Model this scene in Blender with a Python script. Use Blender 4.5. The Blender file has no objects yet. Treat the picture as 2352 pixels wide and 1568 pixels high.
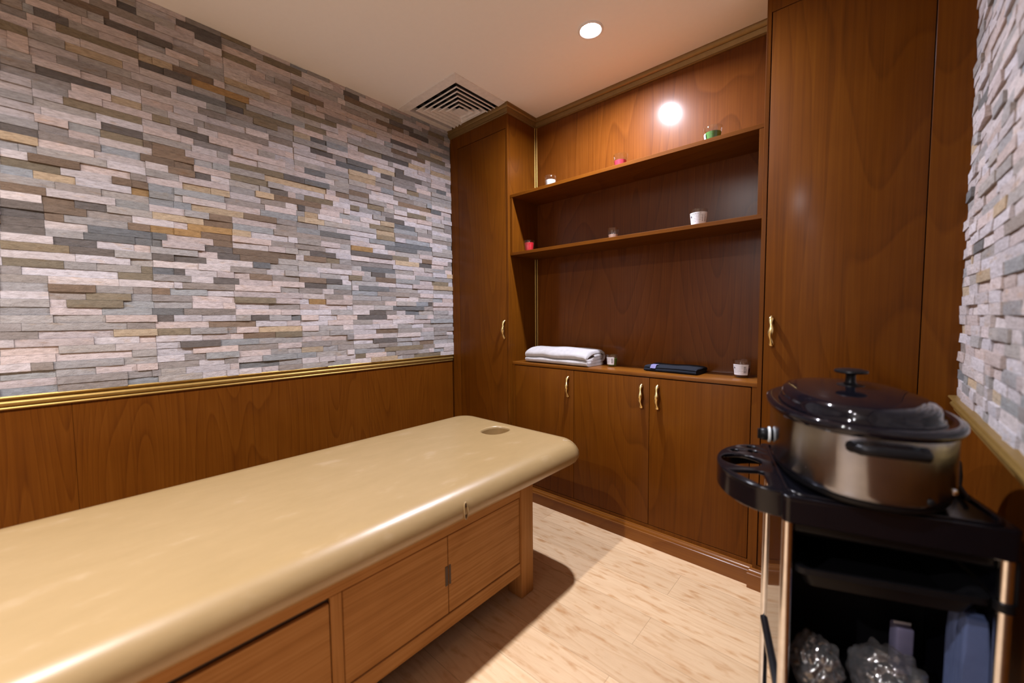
import bpy, bmesh, math, random
from mathutils import Vector, Matrix, noise as mnoise
rnd = random.Random(7)
SC = bpy.context.scene
COL = SC.collection
PI = math.pi
# ------------------------------------------------------------------ dimensions (metres)
H = 2.46                      # ceiling
XL, XR = -2.245, 0.220        # stone faces of the side walls
YB = 2.154                    # back panel of the alcove
YF = 1.872                    # front of the tall cupboard by the stone wall
YL = 1.903                    # front of the low cupboard
YR = 1.8826                   # front of the big cupboard
XA, XB = -1.697, -0.331       # alcove sides
YREAR = -1.95
CT = 0.870                    # counter top height

# ------------------------------------------------------------------ node helpers
def new_mat(name):
    m = bpy.data.materials.new(name); m.use_nodes = True
    nt = m.node_tree
    return m, nt, nt.nodes['Principled BSDF']
def N(nt, t, **kw):
    n = nt.nodes.new(t)
    for k, v in kw.items(): setattr(n, k, v)
    return n
def setin(n, **kw):
    for k, v in kw.items():
        n.inputs[k.replace('_', ' ')].default_value = v
def ramp(nt, stops):
    r = N(nt, 'ShaderNodeValToRGB')
    el = r.color_ramp.elements
    while len(el) > 1: el.remove(el[0])
    el[0].position = stops[0][0]; el[0].color = (*stops[0][1], 1)
    for p, c in stops[1:]:
        e = el.new(p); e.color = (*c, 1)
    return r
def mapping(nt, scale, loc=(0, 0, 0), rot=(0, 0, 0)):
    tc = N(nt, 'ShaderNodeTexCoord'); mp = N(nt, 'ShaderNodeMapping')
    mp.inputs['Scale'].default_value = scale; mp.inputs['Location'].default_value = loc; mp.inputs['Rotation'].default_value = rot
    nt.links.new(tc.outputs['Object'], mp.inputs['Vector'])
    return mp
def simple(name, col, rough=0.5, metal=0.0, coat=0.0, bump=None, spec=0.5, trans=0.0, ior=1.45, alpha=1.0, mottle=1.0):
    m, nt, b = new_mat(name)
    b.inputs['Base Color'].default_value = (*col, 1)
    setin(b, Roughness=rough, Metallic=metal, Coat_Weight=coat, IOR=ior, Alpha=alpha)
    b.inputs['Specular IOR Level'].default_value = spec
    b.inputs['Transmission Weight'].default_value = trans
    # a faint mottling so that no surface is dead flat
    mp = mapping(nt, (9, 9, 9)); nz = N(nt, 'ShaderNodeTexNoise'); nt.links.new(mp.outputs[0], nz.inputs['Vector'])
    nz.inputs['Detail'].default_value = 4
    r = ramp(nt, [(0.3, tuple(c * (1 - 0.07 * mottle) for c in col)), (0.7, tuple(min(1, c * (1 + 0.06 * mottle)) for c in col))])
    nt.links.new(nz.outputs['Fac'], r.inputs[0]); nt.links.new(r.outputs[0], b.inputs['Base Color'])
    if bump:
        sc, st, di = bump
        mp2 = mapping(nt, (sc, sc, sc)); n2 = N(nt, 'ShaderNodeTexNoise'); n2.inputs['Detail'].default_value = 3
        nt.links.new(mp2.outputs[0], n2.inputs['Vector'])
        bp = N(nt, 'ShaderNodeBump'); bp.inputs['Strength'].default_value = st; bp.inputs['Distance'].default_value = di
        nt.links.new(n2.outputs['Fac'], bp.inputs['Height']); nt.links.new(bp.outputs[0], b.inputs['Normal'])
    return m
def wood(name, dark, mid, light, axis='z', rings=7.0, rough=0.3, coat=0.0, coat_rough=0.12, width=1.0, contrast=1.0, streak=0.35, ringmix=0.55, spec=0.07):
    """veneer: growth-ring contours of a stretched noise, fine pores along the grain"""
    m, nt, b = new_mat(name)
    L = nt.links.new
    st = {'z': (2.6 * width, 2.6 * width, 0.42), 'x': (0.42, 2.6 * width, 2.6 * width), 'y': (2.6 * width, 0.42, 2.6 * width)}[axis]
    fs = {'z': (150, 150, 2.2), 'x': (2.2, 150, 150), 'y': (150, 2.2, 150)}[axis]
    oi = N(nt, 'ShaderNodeObjectInfo')
    mul = N(nt, 'ShaderNodeVectorMath', operation='SCALE'); mul.inputs['Scale'].default_value = 7.3
    cmb = N(nt, 'ShaderNodeCombineXYZ')
    for k in range(3): L(oi.outputs['Random'], cmb.inputs[k])
    L(cmb.outputs[0], mul.inputs[0])
    mp = mapping(nt, st); add = N(nt, 'ShaderNodeVectorMath', operation='ADD'); L(mp.outputs[0], add.inputs[0]); L(mul.outputs[0], add.inputs[1])
    n1 = N(nt, 'ShaderNodeTexNoise'); L(add.outputs[0], n1.inputs['Vector']); n1.inputs['Scale'].default_value = 1.0; n1.inputs['Detail'].default_value = 1.2; n1.inputs['Roughness'].default_value = 0.35
    m1 = N(nt, 'ShaderNodeMath', operation='MULTIPLY'); L(n1.outputs['Fac'], m1.inputs[0]); m1.inputs[1].default_value = rings * 4
    fr = N(nt, 'ShaderNodeMath', operation='FRACT'); L(m1.outputs[0], fr.inputs[0])
    mp2 = mapping(nt, fs); n2 = N(nt, 'ShaderNodeTexNoise'); L(mp2.outputs[0], n2.inputs['Vector']); n2.inputs['Scale'].default_value = 1.0; n2.inputs['Detail'].default_value = 3
    n3 = N(nt, 'ShaderNodeTexNoise'); mp3 = mapping(nt, (1.7, 1.7, 1.1)); L(mp3.outputs[0], n3.inputs['Vector']); n3.inputs['Detail'].default_value = 2
    mx = N(nt, 'ShaderNodeMath', operation='MULTIPLY_ADD'); L(n2.outputs['Fac'], mx.inputs[0]); mx.inputs[1].default_value = streak
    r1 = ramp(nt, [(0.0, (0.62,) * 3), (0.12, (0.5,) * 3), (0.75, (0.30,) * 3), (0.93, (0.0,) * 3), (1.0, (0.62,) * 3)])
    L(fr.outputs[0], r1.inputs[0])
    sc = N(nt, 'ShaderNodeMath', operation='MULTIPLY'); L(r1.outputs[0], sc.inputs[0]); sc.inputs[1].default_value = ringmix
    L(sc.outputs[0], mx.inputs[2])
    ad = N(nt, 'ShaderNodeMath', operation='MULTIPLY_ADD'); L(n3.outputs['Fac'], ad.inputs[0]); ad.inputs[1].default_value = 0.30; L(mx.outputs[0], ad.inputs[2])
    c = 0.5 * contrast
    mid_ = 0.5 * streak + 0.15 + 0.36 * ringmix
    cr = ramp(nt, [(mid_ - c * 0.5, dark), (mid_, mid), (mid_ + c * 0.5, light)])
    L(ad.outputs[0], cr.inputs[0]); L(cr.outputs[0], b.inputs['Base Color'])
    setin(b, Roughness=rough, Coat_Weight=coat, Coat_Roughness=coat_rough); b.inputs['Specular IOR Level'].default_value = spec
    bp = N(nt, 'ShaderNodeBump'); bp.inputs['Strength'].default_value = 0.06; bp.inputs['Distance'].default_value = 0.001
    L(n2.outputs['Fac'], bp.inputs['Height']); L(bp.outputs[0], b.inputs['Normal'])
    return m

# ------------------------------------------------------------------ materials
CD, CM, CL = (0.074, 0.0205, 0.0012), (0.118, 0.0345, 0.0016), (0.154, 0.050, 0.0028)
M = {}
M['cherry'] = wood('cherry_veneer', CD, CM, CL, 'z', rings=5, rough=0.55, coat=0.12, coat_rough=0.2, contrast=1.25, ringmix=0.32, streak=0.55)
M['cherry_h'] = wood('cherry_edge', CD, CM, CL, 'x', rings=4, rough=0.55, coat=0.12, coat_rough=0.2, contrast=1.25, ringmix=0.32, streak=0.55)
M['cherry_gloss'] = wood('cherry_moulding', (0.125, 0.038, 0.004), (0.185, 0.062, 0.007), (0.23, 0.085, 0.011), 'x', rings=4, rough=0.40, coat=0.55, coat_rough=0.17, contrast=1.25, ringmix=0.32, streak=0.55)
M['cherry_panel'] = wood('cherry_panel', (0.078, 0.020, 0.002), (0.122, 0.034, 0.0034), (0.165, 0.050, 0.006), 'z', rings=6, rough=0.42, coat=0.40, coat_rough=0.15, contrast=1.2, ringmix=0.36, streak=0.55)
M['cherry_polish'] = wood('cherry_shelf_back', (0.078, 0.020, 0.002), (0.122, 0.034, 0.0034), (0.165, 0.050, 0.006), 'z', rings=6, rough=0.45, coat=1.0, coat_rough=0.25, contrast=1.2, ringmix=0.36, streak=0.55)
M['wainscot'] = wood('wainscot_veneer', (0.078, 0.0195, 0.0011), (0.116, 0.0325, 0.0019), (0.146, 0.045, 0.0036), 'z', rings=7, rough=0.55, coat=0.10, coat_rough=0.22, contrast=1.15, width=1.6, ringmix=0.40, streak=0.5)
M['dark_gap'] = simple('inside_shade', (0.012, 0.006, 0.004), 0.8)  # near-black standing in for the shade in door gaps and inside the table base
M['bed_oak'] = wood('bed_oak', (0.27, 0.118, 0.033), (0.42, 0.21, 0.070), (0.51, 0.28, 0.110), 'y', rings=3, rough=0.45, contrast=1.2, width=2.2, streak=0.7, ringmix=0.16)
M['bed_oak_v'] = wood('bed_oak_post', (0.27, 0.118, 0.033), (0.42, 0.21, 0.070), (0.51, 0.28, 0.110), 'z', rings=3, rough=0.45, contrast=1.2, width=2.2, streak=0.7, ringmix=0.16)
M['notch'] = simple('dark_wood_pull', (0.05, 0.024, 0.012), 0.4)
M['gold'] = simple('gold_paint', (0.42, 0.27, 0.078), 0.42, metal=0.8)
M['gold_dim'] = simple('gold_paint_dimmed', (0.24, 0.145, 0.05), 0.42, metal=0.55)  # same gold paint as the rails, darkened for the dim light on the crown
M['brass'] = simple('polished_brass', (0.84, 0.64, 0.28), 0.2, metal=1.0, bump=(260, 0.25, 0.001))
M['ceiling'] = simple('ceiling_paint', (0.93, 0.915, 0.905), 0.85, mottle=0.1)
M['plaster'] = simple('pale_plaster', (0.46, 0.43, 0.41), 0.85, mottle=0.2)
M['mortar'] = simple('stone_backing', (0.20, 0.16, 0.14), 0.9)
M['vent'] = simple('white_vent_enamel', (0.80, 0.77, 0.76), 0.5)
M['duct'] = simple('duct_black', (0.006, 0.006, 0.007), 0.7)
M['vent_blade_back'] = simple('grey_vent_blade', (0.16, 0.15, 0.15), 0.5)
M['black_gloss'] = simple('black_plastic', (0.004, 0.004, 0.006), 0.15, spec=0.36)
M['black_enamel'] = simple('black_enamel', (0.005, 0.005, 0.008), 0.07, coat=0.1, spec=0.4)
M['black_satin'] = simple('black_satin_plastic', (0.006, 0.006, 0.007), 0.38, spec=0.18)
M['steel'] = simple('brushed_steel', (0.27, 0.29, 0.34), 0.20, metal=1.0)
_b = M['steel'].node_tree.nodes['Principled BSDF']; _b.inputs['Anisotropic'].default_value = 0.9; _b.inputs['Anisotropic Rotation'].default_value = 0.25
_t = M['steel'].node_tree.nodes.new('ShaderNodeTangent'); _t.direction_type = 'RADIAL'; _t.axis = 'Z'; M['steel'].node_tree.links.new(_t.outputs[0], _b.inputs['Tangent'])
M['chrome'] = simple('polished_tube', (0.74, 0.75, 0.77), 0.20, metal=1.0)
M['white_plastic'] = simple('white_plastic', (0.72, 0.78, 0.78), 0.35)
M['label'] = simple('white_label', (0.75, 0.75, 0.78), 0.6)
M['ink'] = simple('label_print', (0.10, 0.10, 0.12), 0.7)
M['towel'] = simple('white_terry', (0.86, 0.83, 0.83), 0.95, bump=(230, 1.0, 0.006))
M['navy'] = simple('navy_cloth', (0.003, 0.006, 0.014), 0.9, bump=(500, 0.5, 0.002))
M['navy_in'] = simple('black_lining', (0.006, 0.006, 0.009), 0.9)
M['lilac'] = simple('lilac_stripe', (0.16, 0.15, 0.30), 0.8)
M['blue_towel'] = simple('blue_cloth', (0.085, 0.125, 0.27), 0.85, bump=(300, 0.6, 0.003))
M['rubber'] = simple('black_rubber', (0.01, 0.01, 0.01), 0.6)
def wax(n, c): return simple(n, c, 0.45, spec=0.4)
M['wax_white'] = wax('white_wax', (0.80, 0.78, 0.74)); M['wax_red'] = wax('red_wax', (0.62, 0.015, 0.03)); M['wax_pink'] = wax('pink_wax', (0.70, 0.05, 0.09))
M['wax_green'] = wax('green_wax', (0.10, 0.26, 0.05)); M['wax_beige'] = wax('beige_wax', (0.66, 0.44, 0.34)); M['wax_plum'] = wax('plum_wax', (0.055, 0.008, 0.012)); M['wax_mint'] = wax('mint_wax', (0.62, 0.72, 0.60))

def clear(name, tint=(0.96, 0.97, 0.97), rough=0.03, body=0.12, ior=1.45):
    """thin clear glass or film: see-through with a fresnel sheen, passes light"""
    m = bpy.data.materials.new(name); m.use_nodes = True
    nt = m.node_tree; nt.nodes.clear(); L = nt.links.new
    out = N(nt, 'ShaderNodeOutputMaterial'); tr = N(nt, 'ShaderNodeBsdfTransparent'); gl = N(nt, 'ShaderNodeBsdfGlossy')
    tr.inputs[0].default_value = (*tint, 1); gl.inputs['Roughness'].default_value = rough; gl.inputs[0].default_value = (1, 1, 1, 1)
    fz = N(nt, 'ShaderNodeLayerWeight'); fz.inputs['Blend'].default_value = 0.5
    pw = N(nt, 'ShaderNodeMath', operation='POWER'); L(fz.outputs['Facing'], pw.inputs[0]); pw.inputs[1].default_value = 3.2
    ad = N(nt, 'ShaderNodeMath', operation='MULTIPLY_ADD'); L(pw.outputs[0], ad.inputs[0]); ad.inputs[1].default_value = 0.6; ad.inputs[2].default_value = body
    mx = N(nt, 'ShaderNodeMixShader'); L(ad.outputs[0], mx.inputs[0]); L(tr.outputs[0], mx.inputs[1]); L(gl.outputs[0], mx.inputs[2]); L(mx.outputs[0], out.inputs[0])
    return m
M['glass'] = clear('clear_glass', body=0.05)
def milky(m, amount, col):
    nt = m.node_tree; L = nt.links.new; out = nt.nodes['Material Output']; src = out.inputs[0].links[0].from_socket
    d = N(nt, 'ShaderNodeBsdfDiffuse'); d.inputs[0].default_value = (*col, 1); mx = N(nt, 'ShaderNodeMixShader'); mx.inputs[0].default_value = amount
    L(src, mx.inputs[1]); L(d.outputs[0], mx.inputs[2]); L(mx.outputs[0], out.inputs[0]); return m
M['film'] = clear('clear_plastic_film', (0.88, 0.88, 0.88), 0.09, body=0.11)

milky(M['film'], 0.045, (0.8, 0.82, 0.85))
def leather():
    m, nt, b = new_mat('tan_vinyl'); L = nt.links.new
    mp = mapping(nt, (3.0, 1.3, 3)); n = N(nt, 'ShaderNodeTexNoise'); L(mp.outputs[0], n.inputs['Vector']); n.inputs['Detail'].default_value = 5; n.inputs['Roughness'].default_value = 0.6
    r = ramp(nt, [(0.3, (0.325, 0.220, 0.094)), (0.6, (0.35, 0.238, 0.105)), (0.72, (0.40, 0.285, 0.15))]); L(n.outputs['Fac'], r.inputs[0]); L(r.outputs[0], b.inputs['Base Color'])
    # worn, scuffed patches are a little shinier
    rr = N(nt, 'ShaderNodeMapRange'); L(n.outputs['Fac'], rr.inputs[0]); rr.inputs[1].default_value = 0.4; rr.inputs[2].default_value = 0.7; rr.inputs[3].default_value = 0.40; rr.inputs[4].default_value = 0.33
    L(rr.outputs[0], b.inputs['Roughness'])
    setin(b, Coat_Weight=0.6, Coat_Roughness=0.33)
    mp2 = mapping(nt, (330, 330, 330)); v = N(nt, 'ShaderNodeTexVoronoi'); L(mp2.outputs[0], v.inputs['Vector'])
    mp3 = mapping(nt, (4, 2.2, 4)); n3 = N(nt, 'ShaderNodeTexNoise'); L(mp3.outputs[0], n3.inputs['Vector'])
    bp = N(nt, 'ShaderNodeBump'); bp.inputs['Strength'].default_value = 0.05; bp.inputs['Distance'].default_value = 0.001; L(v.outputs['Distance'], bp.inputs['Height'])
    b2 = N(nt, 'ShaderNodeBump'); b2.inputs['Strength'].default_value = 0.12; b2.inputs['Distance'].default_value = 0.01; L(n3.outputs['Fac'], b2.inputs['Height']); L(bp.outputs[0], b2.inputs['Normal'])
    L(b2.outputs[0], b.inputs['Normal'])
    return m
M['leather'] = leather()
M['leather_in'] = simple('tan_vinyl_lining', (0.30, 0.19, 0.075), 0.5)

def stone_mat():
    m, nt, b = new_mat('ledger_stone'); L = nt.links.new
    at = N(nt, 'ShaderNodeVertexColor'); at.layer_name = 'stone_color'
    mp = mapping(nt, (22, 9, 40)); n = N(nt, 'ShaderNodeTexNoise'); L(mp.outputs[0], n.inputs['Vector']); n.inputs['Detail'].default_value = 6; n.inputs['Roughness'].default_value = 0.65
    r = ramp(nt, [(0.25, (0.60, 0.58, 0.56)), (0.5, (0.98, 0.98, 0.98)), (0.78, (1.30, 1.30, 1.32))]); L(n.outputs['Fac'], r.inputs[0])
    mx = N(nt, 'ShaderNodeMix', data_type='RGBA', blend_type='MULTIPLY'); mx.inputs[0].default_value = 1.0
    L(at.outputs['Color'], mx.inputs[6]); L(r.outputs[0], mx.inputs[7])
    # rusty veins
    mp2 = mapping(nt, (5, 3.0, 12), loc=(3, 1, 2)); n2 = N(nt, 'ShaderNodeTexNoise'); L(mp2.outputs[0], n2.inputs['Vector']); n2.inputs['Detail'].default_value = 4
    r2 = ramp(nt, [(0.60, (0, 0, 0)), (0.74, (0.5, 0.5, 0.5))]); L(n2.outputs['Fac'], r2.inputs[0])
    mx2 = N(nt, 'ShaderNodeMix', data_type='RGBA', blend_type='MULTIPLY'); L(r2.outputs[0], mx2.inputs[0]); L(mx.outputs[2], mx2.inputs[6]); mx2.inputs[7].default_value = (0.95, 0.72, 0.45, 1)
    L(mx2.outputs[2], b.inputs['Base Color'])
    setin(b, Roughness=0.72); b.inputs['Specular IOR Level'].default_value = 0.35
    mp3 = mapping(nt, (60, 45, 110)); n3 = N(nt, 'ShaderNodeTexNoise'); L(mp3.outputs[0], n3.inputs['Vector']); n3.inputs['Detail'].default_value = 6
    bp = N(nt, 'ShaderNodeBump'); bp.inputs['Strength'].default_value = 0.55; bp.inputs['Distance'].default_value = 0.006; L(n3.outputs['Fac'], bp.inputs['Height']); L(bp.outputs[0], b.inputs['Normal'])
    return m
M['stone'] = stone_mat()

def floor_mat():
    m, nt, b = new_mat('oak_planks'); L = nt.links.new
    mp = mapping(nt, (1, 1, 1), loc=(0.13, 0.05, 0))
    br = N(nt, 'ShaderNodeTexBrick'); L(mp.outputs[0], br.inputs['Vector'])
    br.offset = 0.37; br.offset_frequency = 2
    setin(br, Scale=1.0, Mortar_Size=0.0007, Mortar_Smooth=0.0, Bias=0.0, Brick_Width=1.22, Row_Height=0.165)
    br.inputs['Color1'].default_value = (0, 0, 0, 1); br.inputs['Color2'].default_value = (1, 1, 1, 1); br.inputs['Mortar'].default_value = (0.5, 0.5, 0.5, 1)
    # per-plank offset of the grain
    mp2 = mapping(nt, (1.1, 10, 1)); sc = N(nt, 'ShaderNodeVectorMath', operation='SCALE'); sc.inputs['Scale'].default_value = 11.0; L(br.outputs['Color'], sc.inputs[0])
    ad = N(nt, 'ShaderNodeVectorMath', operation='ADD'); L(mp2.outputs[0], ad.inputs[0]); L(sc.outputs[0], ad.inputs[1])
    n = N(nt, 'ShaderNodeTexNoise'); L(ad.outputs[0], n.inputs['Vector']); n.inputs['Scale'].default_value = 1.0; n.inputs['Detail'].default_value = 2.0
    mu = N(nt, 'ShaderNodeMath', operation='MULTIPLY'); L(n.outputs['Fac'], mu.inputs[0]); mu.inputs[1].default_value = 9
    fr = N(nt, 'ShaderNodeMath', operation='FRACT'); L(mu.outputs[0], fr.inputs[0])
    r = ramp(nt, [(0, (0.68, 0.485, 0.29)), (0.7, (0.72, 0.53, 0.325)), (0.92, (0.64, 0.44, 0.25)), (1, (0.68, 0.485, 0.29))]); L(fr.outputs[0], r.inputs[0])
    mp3 = mapping(nt, (4, 160, 1)); n3 = N(nt, 'ShaderNodeTexNoise'); L(mp3.outputs[0], n3.inputs['Vector']); n3.inputs['Detail'].default_value = 3
    r3 = ramp(nt, [(0.3, (0.90, 0.88, 0.86)), (0.7, (1.06, 1.06, 1.06))]); L(n3.outputs['Fac'], r3.inputs[0])
    mx = N(nt, 'ShaderNodeMix', data_type='RGBA', blend_type='MULTIPLY'); mx.inputs[0].default_value = 1; L(r.outputs[0], mx.inputs[6]); L(r3.outputs[0], mx.inputs[7])
    r4 = ramp(nt, [(0, (0.86, 0.83, 0.80)), (1, (1.08, 1.07, 1.06))]); L(br.outputs['Color'], r4.inputs[0])
    mx2 = N(nt, 'ShaderNodeMix', data_type='RGBA', blend_type='MULTIPLY'); mx2.inputs[0].default_value = 1; L(mx.outputs[2], mx2.inputs[6]); L(r4.outputs[0], mx2.inputs[7])
    # cooler brown smudges / knots
    mp5 = mapping(nt, (2.2, 7, 1), loc=(4, 2, 0)); n5 = N(nt, 'ShaderNodeTexNoise'); L(mp5.outputs[0], n5.inputs['Vector']); n5.inputs['Detail'].default_value = 4
    r5 = ramp(nt, [(0.54, (1, 1, 1)), (0.72, (0.76, 0.62, 0.48))]); L(n5.outputs['Fac'], r5.inputs[0])
    mx3 = N(nt, 'ShaderNodeMix', data_type='RGBA', blend_type='MULTIPLY'); mx3.inputs[0].default_value = 1; L(mx2.outputs[2], mx3.inputs[6]); L(r5.outputs[0], mx3.inputs[7])
    mm = N(nt, 'ShaderNodeMix', data_type='RGBA', blend_type='MIX'); L(br.outputs['Fac'], mm.inputs[0]); L(mx3.outputs[2], mm.inputs[6]); mm.inputs[7].default_value = (0.36, 0.23, 0.12, 1)
    L(mm.outputs[2], b.inputs['Base Color']); setin(b, Roughness=0.36)
    return m
M['floor'] = floor_mat()
def emit(name, col, s):
    m = bpy.data.materials.new(name); m.use_nodes = True; nt = m.node_tree; nt.nodes.clear()
    o = N(nt, 'ShaderNodeOutputMaterial'); e = N(nt, 'ShaderNodeEmission'); e.inputs[0].default_value = (*col, 1); e.inputs[1].default_value = s
    nt.links.new(e.outputs[0], o.inputs[0]); return m
M['lamp'] = emit('lit_lens', (0.93, 0.95, 1.0), 60)

# ------------------------------------------------------------------ mesh helpers
def tag(o, label=None, cat=None, group=None, kind=None):
    if label: o['label'] = label
    if cat: o['category'] = cat
    if group: o['group'] = group
    if kind: o['kind'] = kind
    return o
def empty(name, loc=(0, 0, 0), rz=0.0):
    o = bpy.data.objects.new(name, None); COL.objects.link(o); o.location = loc; o.rotation_euler = (0, 0, rz); o.empty_display_size = 0.1
    return o
def obj(name, bm, mat, parent=None, smooth=None, world=False):
    """link bm as one object; world=True: coordinates are world ones, made local to an unrotated parent"""
    me = bpy.data.meshes.new(name)
    if parent is not None and world:
        off = Vector((0, 0, 0)); p = parent
        while p is not None: off += Vector(p.location); p = p.parent
        bmesh.ops.translate(bm, verts=bm.verts, vec=-off)
    bmesh.ops.recalc_face_normals(bm, faces=bm.faces)
    bm.to_mesh(me); bm.free()
    mats = mat if isinstance(mat, (list, tuple)) else [mat]
    for x in mats: me.materials.append(x)
    o = bpy.data.objects.new(name, me); COL.objects.link(o)
    if parent is not None: o.parent = parent
    if smooth is not None:
        me.set_sharp_from_angle(angle=math.radians(smooth))
        me.polygons.foreach_set('use_smooth', [True] * len(me.polygons))
    return o
def nb(): return bmesh.new()
def box(bm, x0, x1, y0, y1, z0, z1, bev=0.0, seg=2, mi=0):
    t = bmesh.new()
    bmesh.ops.create_cube(t, size=1)
    for v in t.verts: v.co = Vector(((x0 + x1) / 2 + v.co.x * (x1 - x0), (y0 + y1) / 2 + v.co.y * (y1 - y0), (z0 + z1) / 2 + v.co.z * (z1 - z0)))
    if bev: bmesh.ops.bevel(t, geom=list(t.edges), offset=bev, segments=seg, affect='EDGES', profile=0.5)
    for f in t.faces: f.material_index = mi
    merge(bm, t); return bm
def merge(bm, t):
    me = bpy.data.meshes.new('tmp'); t.to_mesh(me); t.free(); bm.from_mesh(me); bpy.data.meshes.remove(me)
def B(*a, **k): return box(bmesh.new(), *a, **k)
def sweep(bm, profile, path, close=False, caps=True):
    """profile: list of (d, z); path: list of (point(x,y), normal(x,y) scaled for mitre): ring at each path point = p + n*d, z"""
    rings = []
    for (px, py), (nx, ny) in path:
        rings.append([bm.verts.new((px + nx * d, py + ny * d, z)) for d, z in profile])
    n = len(profile)
    for a, b in zip(rings, rings[1:]):
        for i in range(n):
            j = (i + 1) % n
            bm.faces.new((a[i], a[j], b[j], b[i]))
    if caps:
        bm.faces.new(rings[0]); bm.faces.new(rings[-1][::-1])
    return bm
def lathe(bm, prof, seg=32, c=(0, 0, 0), sx=1.0, sy=1.0, cap=True, power=2.0):
    rings = []
    for r, z in prof:
        ring = []
        for k in range(seg):
            a = 2 * PI * k / seg; ca, sa = math.cos(a), math.sin(a)
            if power != 2.0:
                ca = math.copysign(abs(ca) ** (2 / power), ca); sa = math.copysign(abs(sa) ** (2 / power), sa)
            ring.append(bm.verts.new((c[0] + r * sx * ca, c[1] + r * sy * sa, c[2] + z)))
        rings.append(ring)
    for a, b in zip(rings, rings[1:]):
        for k in range(seg): bm.faces.new((a[k], a[(k + 1) % seg], b[(k + 1) % seg], b[k]))
    if cap:
        bm.faces.new(rings[0][::-1]); bm.faces.new(rings[-1])
    return bm
def oval(bm, prof, seg=64, c=(0, 0, 0), power=2.3, cap=True):
    """prof: (semi_x, semi_y, z) rings"""
    rings = []
    for a_, b_, z in prof:
        ring = []
        for k in range(seg):
            a = 2 * PI * k / seg; ca, sa = math.cos(a), math.sin(a)
            ca = math.copysign(abs(ca) ** (2 / power), ca); sa = math.copysign(abs(sa) ** (2 / power), sa)
            ring.append(bm.verts.new((c[0] + a_ * ca, c[1] + b_ * sa, c[2] + z)))
        rings.append(ring)
    for a, b in zip(rings, rings[1:]):
        for k in range(seg): bm.faces.new((a[k], a[(k + 1) % seg], b[(k + 1) % seg], b[k]))
    if cap:
        bm.faces.new(rings[0][::-1]); bm.faces.new(rings[-1])
    return bm
def tube(bm, pts, rad, seg=10, flat=1.0, cap=True):
    pts = [Vector(p) for p in pts]; n = len(pts)
    rads = rad if isinstance(rad, (list, tuple)) else [rad] * n
    rings = []; prev = None
    for i, p in enumerate(pts):
        t = (pts[min(i + 1, n - 1)] - pts[max(i - 1, 0)]).normalized()
        if prev is None:
            a = Vector((0, 0, 1)) if abs(t.z) < 0.9 else Vector((1, 0, 0)); u = t.cross(a).normalized()
        else:
            u = (prev - t * prev.dot(t)).normalized()
        prev = u; w = t.cross(u)
        rings.append([bm.verts.new(p + (u * math.cos(2 * PI * k / seg) + w * math.sin(2 * PI * k / seg) * flat) * rads[i]) for k in range(seg)])
    for a, b in zip(rings, rings[1:]):
        for k in range(seg): bm.faces.new((a[k], a[(k + 1) % seg], b[(k + 1) % seg], b[k]))
    if cap: bm.faces.new(rings[0][::-1]); bm.faces.new(rings[-1])
    return bm
def plate(outline, holes, z0, z1, bev=0.003, res=3):
    """flat plate with holes, bevelled edges, as a bmesh"""
    cu = bpy.data.curves.new('tmp', 'CURVE'); cu.dimensions = '2D'; cu.fill_mode = 'BOTH'
    for loop in [outline] + holes:
        sp = cu.splines.new('POLY'); sp.points.add(len(loop) - 1); sp.use_cyclic_u = True
        for p, q in zip(sp.points, loop): p.co = (q[0], q[1], 0, 1)
    cu.extrude = (z1 - z0) / 2 - bev; cu.bevel_depth = bev; cu.bevel_resolution = res; cu.offset = -bev
    o = bpy.data.objects.new('tmp', cu); COL.objects.link(o)
    bpy.context.view_layer.update()
    dg = bpy.context.evaluated_depsgraph_get(); me = bpy.data.meshes.new_from_object(o.evaluated_get(dg))
    bm = bmesh.new(); bm.from_mesh(me)
    bmesh.ops.translate(bm, verts=bm.verts, vec=(0, 0, (z0 + z1) / 2))
    bmesh.ops.remove_doubles(bm, verts=bm.verts, dist=1e-5)
    bpy.data.objects.remove(o); bpy.data.curves.remove(cu); bpy.data.meshes.remove(me)
    return bm
def ell(cx, cy, a, b, n=40, power=2.0, rot=0.0):
    out = []
    for k in range(n):
        t = 2 * PI * k / n; ca, sa = math.cos(t), math.sin(t)
        x = a * math.copysign(abs(ca) ** (2 / power), ca); y = b * math.copysign(abs(sa) ** (2 / power), sa)
        out.append((cx + x * math.cos(rot) - y * math.sin(rot), cy + x * math.sin(rot) + y * math.cos(rot)))
    return out
def rrect(x0, x1, y0, y1, r, n=8):
    out = []
    for cx, cy, a0 in ((x1 - r, y1 - r, 0), (x0 + r, y1 - r, 90), (x0 + r, y0 + r, 180), (x1 - r, y0 + r, 270)):
        for k in range(n + 1):
            a = math.radians(a0 + 90 * k / n); out.append((cx + r * math.cos(a), cy + r * math.sin(a)))
    return out
def structure(name, bm, mat, smooth=None, parent=None):
    o = obj(name, bm, mat, parent, smooth, world=parent is not None)
    if parent is None: o['kind'] = 'structure'
    return o

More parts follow.
